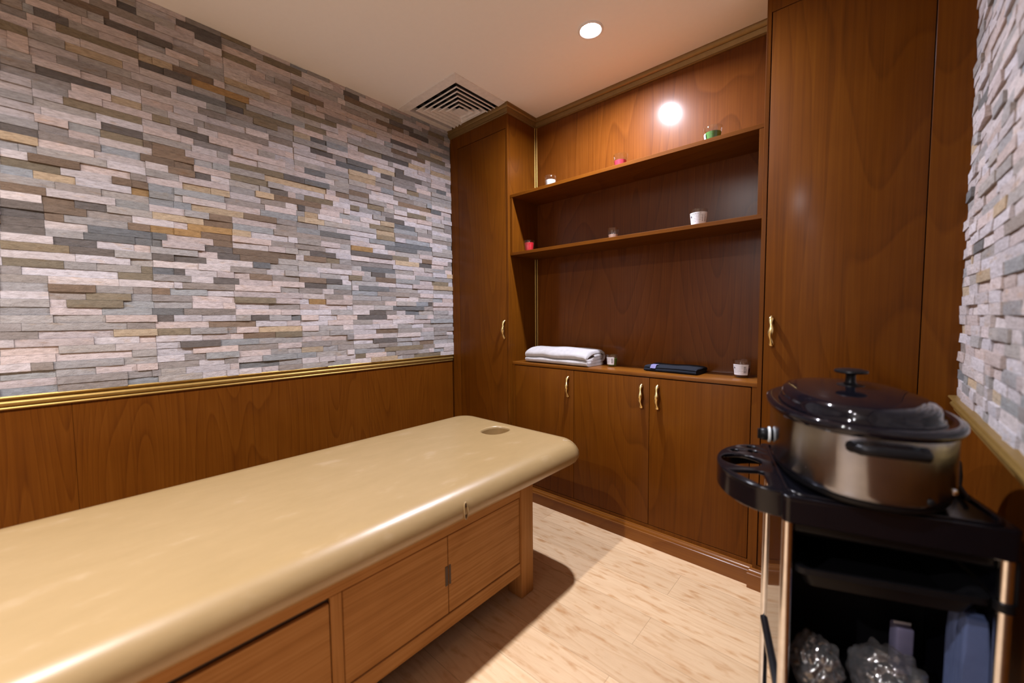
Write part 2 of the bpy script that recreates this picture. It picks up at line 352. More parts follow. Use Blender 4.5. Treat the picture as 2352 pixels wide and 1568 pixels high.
# ------------------------------------------------------------------ camera
F_PX = 913.98
yaw, pit, rol = 0.729116, -0.0595746, -0.0089071
f = Vector((-math.sin(yaw) * math.cos(pit), math.cos(yaw) * math.cos(pit), math.sin(pit)))
r_ = Vector((math.cos(yaw), math.sin(yaw), 0)); u_ = r_.cross(f)
r2 = r_ * math.cos(rol) + u_ * math.sin(rol); u2 = -r_ * math.sin(rol) + u_ * math.cos(rol)
cam_d = bpy.data.cameras.new('camera'); cam = bpy.data.objects.new('camera', cam_d); COL.objects.link(cam)
mw = Matrix((r2, u2, -f)).transposed().to_4x4(); mw.translation = Vector((0, 0, 1.15)); cam.matrix_world = mw
cam_d.sensor_width = 36; cam_d.lens = F_PX / 2352 * 36; cam_d.clip_start = 0.02
cam_d.dof.use_dof = True; cam_d.dof.focus_distance = 2.2; cam_d.dof.aperture_fstop = 1.5
SC.camera = cam
def ray_to_x(px, py, X):
    """where the sight line of a photo pixel meets the plane x = X (used to read the stone pattern off the wall)"""
    d = f + r2 * ((px - 1176) / F_PX) - u2 * ((py - 784) / F_PX)
    t = X / d.x
    return d.y * t, 1.15 + d.z * t

# ------------------------------------------------------------------ room shell
VX0, VX1, VY0, VY1 = -2.215, -1.715, 1.475, 1.975        # hole of the ceiling vent
bm = nb()
for x0, x1, y0, y1 in ((XL - 0.05, VX0, YREAR - 0.05, 2.2), (VX1, XR + 0.06, YREAR - 0.05, 2.2), (VX0, VX1, YREAR - 0.05, VY0), (VX0, VX1, VY1, 2.2)):
    box(bm, x0, x1, y0, y1, H, H + 0.10)
structure('ceiling', bm, M['ceiling'])
structure('floor', B(XL - 0.05, XR + 0.06, YREAR - 0.05, 2.2, -0.05, 0), M['floor'])
wl = structure('wall_left', B(XL - 0.06, XL - 0.025, YREAR - 0.05, 2.2, 0, H), M['mortar'])
wr = structure('wall_right', B(XR + 0.028, XR + 0.06, YREAR - 0.05, 2.2, 0, H), M['mortar'])
structure('wall_back', B(XL - 0.02, XR + 0.028, YB, YB + 0.046, 0, H), M['cherry_panel'])
structure('wall_rear', B(XL - 0.025, XR + 0.028, YREAR - 0.05, YREAR, 0, H), M['plaster'])
# timber panelling under the stone, in sheets with a fine joint
def panelling(parent, x0, x1, joints):
    bm = nb()
    for a, b in zip(joints, joints[1:]): box(bm, x0, x1, a + 0.0003, b - 0.0003, 0, 0.855, bev=0.0006, seg=1)
    return structure('panelling', bm, M['wainscot'], parent=parent)
panelling(wl, XL - 0.025, XL - 0.02, [YREAR, -1.23, -0.62, 0.0, 0.600, 1.212, 1.822, 2.15])
panelling(wr, XR + 0.010, XR + 0.028, [YREAR, -1.0, -0.4, 0.2, 0.8, 1.4, YR])
# gilded chair rails
RAIL = [(0, 0.841), (0.010, 0.841), (0.013, 0.845), (0.012, 0.849), (0.009, 0.851), (0.013, 0.8535), (0.0185, 0.858), (0.0205, 0.8635), (0.0185, 0.869), (0.014, 0.872), (0.0125, 0.8745), (0.017, 0.878), (0.022, 0.881), (0.0245, 0.8855), (0.022, 0.8895), (0, 0.8905)]
structure('trim_1', sweep(nb(), RAIL, [((XL - 0.022, YREAR), (1, 0)), ((XL - 0.022, YF), (1, 0))]), M['gold'], smooth=50)
structure('trim_2', sweep(nb(), RAIL, [((XR + 0.010, YREAR), (-1.2, 0)), ((XR + 0.010, YR), (-1.2, 0))]), M['gold'], smooth=50)
# crown mouldings (one run following the cupboards)
CROWN = [(0, 2.404), (0.004, 2.404), (0.0075, 2.4065), (0.0075, 2.4115), (0.006, 2.414), (0.009, 2.420), (0.0125, 2.428), (0.014, 2.4335), (0.0125, 2.4355), (0.0155, 2.437), (0.022, 2.446), (0.0255, 2.452), (0.026, 2.4595), (0, 2.4595)]
structure('trim_3', sweep(nb(), CROWN, [((XL - 0.01, YF), (0, -1)), ((XA, YF), (1, -1)), ((XA, YB), (1, -1)), ((XB, YB), (0, -1))]), M['gold_dim'], smooth=40)
structure('trim_4', sweep(nb(), CROWN, [((XB, YR), (0, -1)), ((XR + 0.02, YR), (0, -1))]), M['gold_dim'], smooth=40)
# twin gilt beads up the inner corner of the alcove
def beads(z0, z1):
    bm = nb()
    for ang in (0, 1):
        prof = []
        for k in range(9):
            a = PI * k / 8; prof.append((0.006 - 0.0045 * math.cos(a), 0.0055 * math.sin(a)))
        base = []
        for z in (z0, z1):
            ring = []
            for t, d in prof:
                x, y = (XA + 0.004 + t, YB - d) if ang == 0 else (XA + d, YB - 0.004 - t)
                ring.append(bm.verts.new((x, y, z)))
            base.append(ring)
        for i in range(8): bm.faces.new((base[0][i], base[0][i + 1], base[1][i + 1], base[1][i]))
        for rg in base: bm.faces.new(rg)
    return bm
structure('trim_5', beads(1.9165, 2.404), M['gold'], smooth=60)
structure('trim_6', beads(CT, 1.541), M['gold'], smooth=60)
# plinth with a rounded moulding, stepping round the cupboards
BASE = [(0, 0.0), (0.0155, 0.0), (0.0155, 0.058), (0.0175, 0.060), (0.0175, 0.0635), (0.014, 0.066), (0.0135, 0.071), (0.011, 0.077), (0.0065, 0.081), (0.0065, 0.0845), (0.003, 0.0865), (0, 0.0865)]
structure('baseboard_back', sweep(nb(), BASE, [((XL - 0.02, YF), (0, -1)), ((XA, YF), (1, -1)), ((XA, YL), (1, -1)), ((XB, YL), (-1, -1)), ((XB, YR), (-1, -1)), ((XR + 0.01, YR), (0, -1))]), M['cherry_gloss'], smooth=30)
structure('baseboard_left', sweep(nb(), BASE, [((XL - 0.02, YREAR), (1, 0)), ((XL - 0.02, YF - 0.02), (1, 0))]), M['cherry_gloss'], smooth=30)
structure('baseboard_right', sweep(nb(), BASE, [((XR + 0.010, YREAR), (-1, 0)), ((XR + 0.010, YR - 0.02), (-1, 0))]), M['cherry_gloss'], smooth=30)

# ------------------------------------------------------------------ ledger stone
PAL = {'D': (0.135, 0.12, 0.11), 'K': (0.165, 0.17, 0.172), 'M': (0.29, 0.26, 0.24), 'O': (0.225, 0.185, 0.125), 'B': (0.215, 0.155, 0.108), 'R': (0.36, 0.23, 0.10), 'S': (0.31, 0.325, 0.335), 'T': (0.48, 0.38, 0.26), 'W': (0.56, 0.52, 0.525), 'P': (0.54, 0.465, 0.445), 'G': (0.37, 0.352, 0.34)}
TILES = [
 (0, 0, 4.9, "0 20 250 75 M;380 170 770 280 D;1010 60 1740 300 M;710 20 1220 190 B;1310 20 1530 70 D;1170 260 1540 400 D;1550 420 1940 550 D;630 320 1560 650 O;1560 740 1960 880 D;1560 660 1940 790 T;400 790 1250 1040 D;640 700 1190 840 M;1200 860 1920 1080 M;0 680 340 760 M;0 780 800 1000 M;0 300 310 380 O;0 200 370 310 P;360 710 910 860 P;800 990 1250 1080 P;710 1140 1600 1380 O;0 1440 430 1530 D;430 1430 770 1500 M;770 1430 1130 1500 S;1140 1430 1610 1550 D;460 1260 1130 1420 W;920 240 1540 440 P;730 520 1380 730 T;1230 190 1950 400 P"),
 (0, 300, 4.9, "0 85 430 150 T;430 60 1130 140 M;430 150 1060 280 P;1130 70 1610 90 O;1130 130 1580 300 S;1320 90 1960 230 B;1580 300 1960 380 B;310 310 890 420 B;0 250 310 300 W;0 340 680 460 O;680 460 1260 560 W;900 420 1470 520 P;1260 570 1480 600 B;1480 540 1665 600 B;1480 690 1670 720 R;0 440 360 520 S;370 500 850 590 T;0 560 620 640 G;0 640 520 720 B;620 640 1140 720 M;520 710 1300 820 W;0 740 470 790 W;0 820 480 870 D;0 900 490 980 D;470 790 840 850 B;490 880 975 950 B;500 970 715 1010 B;840 840 1200 880 D;1300 820 1680 880 S;1670 640 1960 700 S;1680 720 1960 780 S;1680 830 1960 860 S;975 930 1490 1010 M;720 990 1440 1090 G;500 1060 990 1130 W;990 1110 1870 1210 K;940 1190 1520 1260 K;1520 1260 1830 1290 K;1690 1090 1960 1140 R;1440 1080 1690 1120 B;1490 1010 1960 1060 W;0 1000 500 1070 D;0 1100 510 1150 D;510 1150 940 1210 G;600 1240 1090 1280 D;0 1280 780 1350 O;780 1330 1290 1400 D;1090 1290 1510 1330 W;1290 1400 1700 1420 G;20 1470 720 1530 O;0 1370 850 1410 W;850 1440 1470 1490 W;1710 1430 1960 1450 D;0 1200 590 1250 W"),
 (0, 600, 4.9, "1330 170 1725 190 O;1720 110 1960 120 K;1590 100 1720 110 O;540 310 1080 330 B;550 405 970 410 M;970 410 1480 420 O;750 495 1390 495 O;560 490 750 490 P;1150 580 1960 580 S;1770 650 1960 640 D;1500 345 1910 350 M;1080 330 1500 340 G;0 1300 630 1260 S;0 1500 640 1450 S;640 1340 1440 1290 M;650 1440 1440 1370 M;1440 1290 1820 1260 M;0 110 230 110 M;0 210 530 220 G;0 300 530 310 G;0 400 540 400 W;240 110 1320 170 W;730 20 1470 20 W;540 220 1340 250 W;1340 250 1960 270 W;0 490 550 495 G;0 570 560 580 G;560 575 1150 575 P;0 660 600 660 G;600 655 1185 655 G;1190 650 1760 650 P;240 740 1430 740 G;430 840 1280 820 P;160 930 1060 910 P;0 1030 660 1010 P;660 990 1300 985 G;630 1090 1490 1050 P;0 1120 620 1090 P"),
 (350, 50, 4.9, "270 20 770 190 D;480 180 780 310 D;770 160 1110 280 O;780 250 1250 420 M;780 380 1170 530 O;1250 430 1680 600 O;1380 680 1580 760 M;1560 820 1930 960 B;230 560 690 690 B;130 600 430 690 D;0 450 230 550 T;440 700 1100 910 R;820 890 1060 970 O;830 970 1030 1040 D;280 790 820 950 K;0 770 210 830 M;1030 1020 1600 1220 O;1140 1150 1410 1220 O;1360 1070 1720 1180 S;1570 1020 1960 1150 O;1720 1200 1960 1260 O;590 1180 1310 1370 M;280 1240 630 1340 D;0 1080 200 1150 O;470 1360 910 1490 M;0 1410 360 1490 B;0 1490 470 1560 B;1310 1330 1580 1400 M;1780 1340 1960 1390 K;1100 640 1560 800 P;740 1310 1240 1430 P;640 1350 1190 1470 P;1090 910 1570 1070 P;880 1160 1050 1190 W"),
 (350, 350, 4.9, "0 60 680 160 B;0 110 470 190 B;680 160 870 210 S;180 210 480 270 B;480 260 660 310 D;870 140 1480 270 O;1480 280 1960 380 D;880 290 1300 370 O;1330 440 1530 490 D;1260 290 1960 440 T;340 380 660 440 T;0 400 800 540 S;0 560 440 620 S;340 530 830 620 W;440 630 1020 720 T;640 730 900 770 B;580 800 900 830 B;0 720 570 800 T;400 830 900 900 R;0 870 550 940 R;550 940 900 970 B;690 1030 910 1060 B;0 950 150 980 K;0 1030 110 1050 K;160 970 690 1030 P;110 1040 590 1090 P;590 1080 910 1130 D;740 1170 990 1190 D;990 1190 1420 1230 B;0 1180 610 1230 D;20 1350 370 1370 D;880 1310 1290 1360 M;1140 1280 1330 1290 K;1100 1400 1350 1430 B;690 1440 980 1470 D;810 540 1270 620 M;1030 730 1400 790 B;1370 540 1900 620 B;1640 650 1890 690 D;1220 690 1620 740 S;910 850 1370 910 S;1370 900 1900 920 M;910 1140 1620 1190 B;1340 1030 1600 1060 M;1600 1050 1950 1090 M;1640 720 1940 810 T;340 1490 920 1520 M;0 1550 200 1560 B;200 1550 620 1560 S;1660 1440 1960 1450 B;1660 1500 1960 1500 D;1710 1200 1960 1210 B;470 190 870 280 P;300 310 870 410 P;370 20 850 120 P;610 1210 1130 1270 W;10 1250 500 1290 W;520 1300 870 1320 W;370 1370 730 1390 W;1480 400 1940 500 W"),
 (350, 600, 4.9, "340 290 920 290 M;0 345 190 345 B;200 355 620 350 S;930 435 1390 450 O;1770 455 1960 470 R;0 580 350 580 K;50 650 410 645 D;360 580 940 580 M;1110 640 1320 635 D;1570 640 1680 635 K;640 715 1170 710 B;60 800 430 790 O;1200 770 1690 765 T;1030 840 1390 830 B;1390 830 1690 825 O;320 940 760 930 D;770 920 1200 900 S;970 975 1420 955 M;980 1180 1430 1150 K;0 440 450 440 M;1200 900 1690 880 G;0 1260 100 1260 M;930 310 1440 310 P;920 370 1690 390 P;450 440 920 430 P;940 580 1450 580 P;460 1010 960 980 P;980 1040 1340 1030 P"),
 (700, 180, 4.61, "415 120 580 190 D;425 170 590 230 O;425 230 590 290 B;590 250 1040 430 O;900 430 1150 530 D;1110 570 1310 640 D;760 470 1050 580 B;0 225 200 310 B;0 410 340 530 O;0 520 440 680 O;220 420 500 530 M;60 660 440 770 K;60 770 300 840 D;450 850 720 920 K;330 890 670 970 K;300 800 440 840 M;570 760 820 800 O;780 830 1100 930 D;915 680 1190 770 D;920 790 1280 900 B;1190 810 1490 890 O;810 1040 925 1075 D;960 1040 1240 1100 D;960 990 1050 1010 D;470 1000 750 1070 T;470 1070 750 1120 T;0 1000 220 1040 K;0 1110 260 1160 K;330 1230 470 1270 B;470 1210 680 1265 B;1080 1220 1210 1260 O;990 1340 1340 1400 B;670 1370 840 1405 O;480 1375 580 1405 O;0 1290 300 1340 O;0 1350 160 1380 M;0 1400 165 1430 D;370 1460 590 1500 S;850 1500 1060 1540 D;1080 1450 1280 1490 O;1340 1420 1450 1440 K;1315 600 1480 650 O;1400 1205 1500 1240 K;0 1450 140 1470 T;0 1510 210 1560 T;340 540 650 620 P;0 340 220 430 P;430 300 900 430 G"),
 (700, 500, 4.48, "820 25 1035 65 D;670 90 920 130 O;920 90 1140 130 K;160 165 470 210 K;740 200 930 225 O;670 245 930 275 S;930 280 1310 330 K;830 320 1160 350 K;480 320 700 345 R;480 380 900 420 D;900 415 1075 440 O;480 470 910 520 M;590 520 935 560 K;60 370 320 390 D;0 420 360 460 O;1210 450 1310 465 B;1180 490 1310 500 D;690 590 830 600 D;730 640 940 650 B;460 625 590 635 O;0 650 390 665 D;0 705 230 710 D;560 735 870 735 K;1140 610 1340 640 S;1310 685 1480 690 O;300 770 490 770 M;750 790 1080 795 M;1270 885 1320 885 D;910 925 1230 930 K;1040 970 1180 975 K;670 975 840 975 D;545 1020 850 1020 D;40 870 240 885 R;490 875 830 880 M;710 1265 950 1260 D;740 1165 960 1160 B;270 1285 510 1275 M;1190 1275 1330 1270 B;830 1345 1220 1325 O;940 1380 1170 1370 M;525 1420 630 1415 O;1130 1410 1400 1395 O;1330 1345 1430 1345 S;1010 1425 1130 1420 M"),
]
Z0, PITCH = 0.8875, 0.02875
NROW = int(math.ceil((H - Z0) / PITCH))
SEAMS = [-0.90 + 0.2885 * k for k in range(-1, 12)]
SEAMS = [round(0.2515 + 0.2895 * k, 4) for k in range(-5, 7)]
def known_stones():
    rows = {}
    for ox, oy, s, txt in TILES:
        for it in txt.split(';'):
            a = it.split(); x0, y0, x1, y1 = (float(v) for v in a[:4])
            ya, za = ray_to_x(ox + x0 / s, oy + y0 / s, XL + 0.004); yb, zb = ray_to_x(ox + x1 / s, oy + y1 / s, XL + 0.004)
            k = int(math.floor(((za + zb) / 2 - Z0) / PITCH))
            rows.setdefault(k, []).append((ya, yb, a[4]))
    return rows
def lay(rows_known, y0, y1, seams, weights, rg):
    """list of (y0, y1, row, colour key)"""
    out = []
    for k in range(NROW):
        taken = []
        for a, b, c in sorted(rows_known.get(k, []), key=lambda t: t[1] - t[0]):
            a, b = max(a, y0), min(b, y1)
            for (ta, tb, _) in taken:                 # clip against what is there
                if a < tb and b > ta:
                    if a < ta: b = min(b, ta)
                    else: a = max(a, tb)
            if b - a > 0.025: taken.append((a, b, c))
        taken.sort()
        cur = y0; seq = []
        for a, b, c in taken + [(y1, y1, None)]:
            if a - cur > 0.02:
                g = cur
                while g < a - 1e-4:
                    e = g + rg.uniform(0.075, 0.19)
                    for s_ in seams:
                        if g + 0.03 < s_ <= e + 0.02: e = s_
                    if e > a - 0.035: e = a
                    seq.append((g, e, rg.choices(list(weights), list(weights.values()))[0])); g = e
            elif seq: seq[-1] = (seq[-1][0], a, seq[-1][2])
            elif c: a = cur
            if c: seq.append((a, b, c)); cur = b
        out += [(a, b, k, c) for a, b, c in seq]
    return out
def stone_mesh(stones, xface, sgn, rg, depth=0.022):
    bm = bmesh.new(); cl = bm.loops.layers.float_color.new('stone_color')
    for a, b, k, c in stones:
        base = PAL[c]; j = rg.uniform(0.86, 1.14); h_ = rg.uniform(-0.035, 0.035)
        col = (min(1, base[0] * j * (1 + h_)), min(1, base[1] * j), min(1, base[2] * j * (1 - h_ * 1.3)), 1)
        z0, z1 = Z0 + k * PITCH, min(Z0 + (k + 1) * PITCH, H - 0.0005)
        if z1 - z0 < 0.004: continue
        out = rg.uniform(-0.0035, 0.0045) if rg.random() < 0.8 else rg.uniform(0.003, 0.008)
        nx = max(2, int((b - a) / 0.028)); g = 0.0004
        def P(i, jz, d): return (xface + sgn * (d if True else 0), a + g + (b - a - 2 * g) * i / nx, z0 + g + (z1 - z0 - 2 * g) * jz / 2)
        tilt = rg.uniform(-0.0018, 0.0018); tz = rg.uniform(-0.0008, 0.0010)
        front = [[bm.verts.new(P(i, jz, out + tilt * (2 * i / nx - 1) + tz * (jz - 1) + rg.uniform(-0.0007, 0.0007) - (0.0004 if jz != 1 or i in (0, nx) else 0))) for jz in range(3)] for i in range(nx + 1)]
        back = [[bm.verts.new(P(i, jz, -depth)) for jz in (0, 2)] for i in (0, nx)]
        fs = []
        for i in range(nx):
            for jz in range(2): fs.append(bm.faces.new((front[i][jz], front[i + 1][jz], front[i + 1][jz + 1], front[i][jz + 1])))
        fs.append(bm.faces.new([front[i][0] for i in range(nx + 1)][::-1] + [back[0][0], back[1][0]]))
        fs.append(bm.faces.new([front[i][2] for i in range(nx + 1)] + [back[1][1], back[0][1]]))
        fs.append(bm.faces.new((front[0][0], front[0][1], front[0][2], back[0][1], back[0][0])))
        fs.append(bm.faces.new((front[nx][2], front[nx][1], front[nx][0], back[1][0], back[1][1])))
        for f_ in fs:
            for lp in f_.loops: lp[cl] = col
    return bm
rg = random.Random(11)
WT = {'W': 34, 'P': 22, 'G': 28, 'M': 12, 'S': 5, 'T': 3}
st = lay(known_stones(), -0.95, YF, SEAMS, WT, rg)
structure('stone_cladding', stone_mesh(st, XL, 1, rg), M['stone'], parent=wl)
rg = random.Random(23)
st = lay({}, 0.45, YR, [0.62 + 0.29 * k for k in range(5)], {'W': 50, 'P': 22, 'G': 20, 'M': 5, 'S': 4, 'T': 2, 'K': 2}, rg)
structure('stone_cladding', stone_mesh(st, XR, -1, rg), M['stone'], parent=wr)

# ------------------------------------------------------------------ brass pulls
def make_pull(parent, x, y, zc, L=0.117):
    """twisted brass bow handle standing off a door front that faces -y"""
    pts = []; rad = []; n = 40
    for i in range(n + 1):
        t = i / n; z = zc + L * (t - 0.5)
        off = 0.0035 + 0.021 * (math.sin(PI * t) ** 0.62 if 0 < t < 1 else 0)
        pts.append((x + 0.0016 * math.sin(4 * PI * t), y - off, z))
        w = 0.0052 + 0.0054 * abs(math.cos(2.0 * PI * (t - 0.5))) ** 1.6
        if t < 0.03 or t > 0.97: w *= 0.72
        rad.append(w)
    bm = nb(); tube(bm, pts, rad, 12, flat=0.72)
    for zz in (zc - L / 2 + 0.006, zc + L / 2 - 0.006):
        tube(bm, [(x, y, zz), (x, y - 0.006, zz)], 0.0065, 12)
    return obj('handle', bm, M['brass'], parent, 60, world=True)
def door(parent, x0, x1, z0, z1, yf, hx=None, hz=None, mat='cherry'):
    d = obj('door', B(x0, x1, yf, yf + 0.019, z0, z1, bev=0.0012), M[mat], parent, 30, world=True)
    if hx is not None: make_pull(d, hx, yf, hz)
    return d
def frame_strips(parent, name, rects, yf, mat='cherry', th=0.019):
    bm = nb()
    for x0, x1, z0, z1 in rects: box(bm, x0, x1, yf, yf + th, z0, z1, bev=0.0008, seg=1)
    return obj(name, bm, M[mat], parent, 30, world=True)

# tall cupboard beside the stone wall
XC = XL + 0.002
t = empty('tall_cupboard', ((XC + XA) / 2, (YF + YB) / 2, 0)); tag(t, 'narrow full-height cherry wood cupboard in the corner beside the stone wall', 'cupboard')
obj('cabinet_body', B(XC, XA, YF + 0.021, YB, 0.0, H - 0.001, bev=0.001, seg=1), M['cherry'], t, 30, world=True)
frame_strips(t, 'face_frame', [(XC, -2.166, 0.0, 2.4585), (-1.712, XA, 0.0, 2.4585), (-2.166, -1.712, 2.322, 2.4585), (-2.166, -1.712, 0.0, 0.103)], YF)
obj('gap_shade', B(-2.170, -1.706, YF + 0.0195, YF + 0.0208, 0.09, 2.33), M['dark_gap'], t, world=True)  # thin dark sheet added behind the door to put shade in its gaps
door(t, -2.1632, -1.7150, 0.106, 2.3185, YF, -1.7315, 1.074)

# big cupboard by the right wall
XE = XR + 0.008
t = empty('tall_cupboard', ((XB + XE) / 2, (YR + YB) / 2, 0)); tag(t, 'wide full-height cherry wood cupboard behind the roaster and trolley', 'cupboard')
obj('cabinet_body', B(XB, XE, YR + 0.021, YB, 0.0, H - 0.001, bev=0.001, seg=1), M['cherry'], t, 30, world=True)
frame_strips(t, 'face_frame', [(XB, -0.3155, 0.0, 2.4585), (0.1335, XE, 0.0, 2.4585), (-0.3155, 0.1335, 2.322, 2.4585), (-0.3155, 0.1335, 0.0, 0.101)], YR)
obj('gap_shade', B(-0.32, 0.138, YR + 0.0195, YR + 0.0208, 0.09, 2.33), M['dark_gap'], t, world=True)
door(t, -0.3120, 0.1305, 0.1045, 2.319, YR, -0.2855, 1.086)

# low three-door cupboard in the alcove
t = empty('low_cupboard', ((XA + XB) / 2, (YL + YB) / 2, 0)); tag(t, 'low three-door cherry wood cupboard under the counter in the alcove', 'cupboard')
x0, x1 = XA + 0.001, XB - 0.001
obj('cabinet_body', B(x0, x1, YL + 0.021, YB, 0.0, CT - 0.0185, bev=0.001, seg=1), M['cherry'], t, 30, world=True)
frame_strips(t, 'face_frame', [(x0, -1.6775, 0.0, CT - 0.0185), (-0.3530, x1, 0.0, CT - 0.0185), (-1.6775, -0.3530, 0.0, 0.1035)], YL)
obj('gap_shade', B(-1.68, -0.35, YL + 0.0195, YL + 0.0208, 0.09, CT - 0.019), M['dark_gap'], t, world=True)
door(t, -1.6755, -1.2345, 0.1062, 0.8475, YL, -1.2685, 0.752)
door(t, -1.2322, -0.7940, 0.1062, 0.8475, YL, -0.8310, 0.752)
door(t, -0.7917, -0.3560, 0.1062, 0.8475, YL, -0.7500, 0.756)
ct = obj('countertop', B(XA + 0.001, XB - 0.001, YL - 0.001, YB - 0.001, CT - 0.018, CT, bev=0.001), M['cherry_gloss'], None, 30)
tag(ct, 'cherry wood counter board on top of the low three-door cupboard', 'countertop')

# box shelf in the alcove
ZU, ZS = 1.9165, 1.5595
YS = 1.892
t = empty('wall_shelf', ((XA + XB) / 2, YB, ZS - 0.018)); tag(t, 'two-tier cherry wood box shelf fixed across the alcove above the counter', 'shelf')
for zz in (ZU, ZS): obj('shelf_board', B(XA + 0.001, XB - 0.001, YS, YB - 0.007, zz - 0.018, zz, bev=0.0008, seg=1), M['cherry_h'], t, 30, world=True)
for a, b in ((XA + 0.001, XA + 0.018), (XB - 0.018, XB - 0.001)):
    obj('side_panel', B(a, b, YS + 0.001, YB - 0.007, ZS, ZU - 0.018, bev=0.0008, seg=1), M['cherry'], t, 30, world=True)
obj('back_panel', B(XA + 0.018, XB - 0.018, YB - 0.0065, YB - 0.0015, ZS - 0.018, ZU - 0.001), M['cherry_polish'], t, world=True)

# ------------------------------------------------------------------ ceiling vent
cx, cy = (VX0 + VX1) / 2, (VY0 + VY1) / 2
YCUT = YF - 0.0275
t = empty('air_vent', (cx, 1.66, H)); tag(t, 'square white louvred air vent in the ceiling above the corner cupboard', 'vent')
def ringframe(bm, ro, ri, z0, z1, zi0, zi1):
    """square ring between half-sizes ro and ri; outer edge at z0..z1, inner edge at zi0..zi1"""
    c4 = lambda r, z: [bm.verts.new((cx + sx * r, cy + sy * r, z)) for sx, sy in ((-1, -1), (1, -1), (1, 1), (-1, 1))]
    a, b_, c_, d_ = c4(ro, z0), c4(ro, z1), c4(ri, zi1), c4(ri, zi0)
    for k in range(4):
        j = (k + 1) % 4
        for p, q in ((a, b_), (b_, c_), (c_, d_), (d_, a)): bm.faces.new((p[k], p[j], q[j], q[k]))
def cut(bm, y=YCUT):
    geom = list(bm.verts) + list(bm.edges) + list(bm.faces)
    bmesh.ops.bisect_plane(bm, geom=geom, plane_co=(0, y, 0), plane_no=(0, 1, 0), clear_outer=True)
    return bm
bm = nb(); ringframe(bm, 0.277, 0.225, H - 0.004, H - 0.0005, H - 0.010, H - 0.002)
ringframe(bm, 0.2255, 0.222, H - 0.010, H + 0.03, H - 0.010, H + 0.03)
obj('frame', cut(bm), M['vent'], t, world=True)
for k in range(5):
    ro = 0.190 - 0.033 * k
    bm = nb(); ringframe(bm, ro + 0.005, ro + 0.001, H - 0.0095, H - 0.006, H - 0.0125, H - 0.0095)
    ringframe(bm, ro + 0.003, ro - 0.026, H - 0.011, H - 0.009, H + 0.020, H + 0.0215)
    obj('louvre', cut(bm), M['vent'], t, world=True)
bm = nb(); box(bm, cx - 0.034, cx + 0.034, cy - 0.034, cy + 0.034, H - 0.011, H - 0.008)
obj('centre_plate', cut(bm), M['vent'], t, world=True)
bm = nb()
for k in (-2, -1, 0, 1, 2): box(bm, cx + k * 0.085 - 0.002, cx + k * 0.085 + 0.002, VY0 + 0.005, YCUT, H + 0.022, H + 0.045)
obj('divider', cut(bm), M['vent_blade_back'], t, world=True)
bm = nb()
box(bm, VX0 + 0.0005, VX1 - 0.0005, VY0 + 0.0005, VY1 - 0.0005, H + 0.09, H + 0.097)
for a in ((VX0 + 0.0005, VX0 + 0.003, VY0, VY1), (VX1 - 0.003, VX1 - 0.0005, VY0, VY1), (VX0, VX1, VY0 + 0.0005, VY0 + 0.003), (VX0, VX1, VY1 - 0.003, VY1 - 0.0005)):
    box(bm, *a, H + 0.006, H + 0.095)
obj('duct', bm, M['duct'], t, world=True)

# ------------------------------------------------------------------ downlight and the lamps of the room
LX, LY = -0.988, 1.664
t = empty('downlight', (LX, LY, H)); tag(t, 'small round lit downlight set in the ceiling before the alcove', 'ceiling light')
bm = nb(); lathe(bm, [(0.046, -0.0005), (0.057, -0.0005), (0.0575, -0.003), (0.055, -0.006), (0.050, -0.0065), (0.046, -0.004)], 40, (0, 0, 0), cap=False)
obj('trim_ring', bm, M['vent'], t, 40)
bm = nb(); lathe(bm, [(0.0455, -0.001), (0.0455, -0.003), (0.034, -0.0045), (0.014, -0.0052)], 40, (0, 0, 0))
obj('lens', bm, M['lamp'], t, 40)
def lamp(name, x, y, watts, size=0.052, col=(1.0, 0.955, 0.93), spread=165):
    l = bpy.data.lights.new(name, 'AREA'); l.shape = 'DISK'; l.size = size; l.energy = watts; l.color = col; l.spread = math.radians(spread)
    o = bpy.data.objects.new(name, l); COL.objects.link(o); o.location = (x, y, H - 0.008); return o
W1 = 42
lamp('downlight_lamp', LX, LY, W1, col=(0.93, 0.94, 1.09))
lamp('room_lamp', -0.95, -0.37, W1 * 0.85, col=(1.0, 0.955, 0.985), spread=152)
lamp('room_lamp', -0.95, -1.45, W1 * 1.1, col=(1.0, 0.955, 0.985), spread=152)

# ------------------------------------------------------------------ massage table
BX = -1.329
t = empty('massage_table', (BX, 0.56, 0)); tag(t, 'massage table with tan vinyl cushion on an oak cupboard base', 'massage table')
X0, X1, Y0, Y1 = BX - 0.411, BX + 0.411, -0.42, 1.531
HX, HY = BX - 0.001, 1.362
rings = []
bm = nb()
PR = [(0.14, 0.5085), (0.05, 0.5085), (0.032, 0.510), (0.018, 0.514), (0.008, 0.522), (0.002, 0.534), (0, 0.549), (0.0035, 0.565), (0.011, 0.580), (0.022, 0.592), (0.035, 0.6005), (0.050, 0.605), (0.066, 0.607)]
for ins, z in PR:
    R = max(0.03, 0.105 - ins * 0.8)
    rings.append([bm.verts.new((x, y, z)) for x, y in rrect(X0 + ins, X1 - ins, Y0 + ins, Y1 - ins, R, 10)])
for a, b in zip(rings, rings[1:]):
    n = len(a)
    for k in range(n): bm.faces.new((a[k], a[(k + 1) % n], b[(k + 1) % n], b[k]))
bm.faces.new(rings[0][::-1])
hr = []
for ins, z in ((-0.006, 0.607), (-0.002, 0.6055), (0.0, 0.602), (0.001, 0.596)):
    hr.append([bm.verts.new((x, y, z)) for x, y in ell(HX, HY, 0.060 - ins, 0.072 - ins, 40, 2.35)])
for a, b in zip(hr, hr[1:]):
    for k in range(40): bm.faces.new((a[k], a[(k + 1) % 40], b[(k + 1) % 40], b[k]))
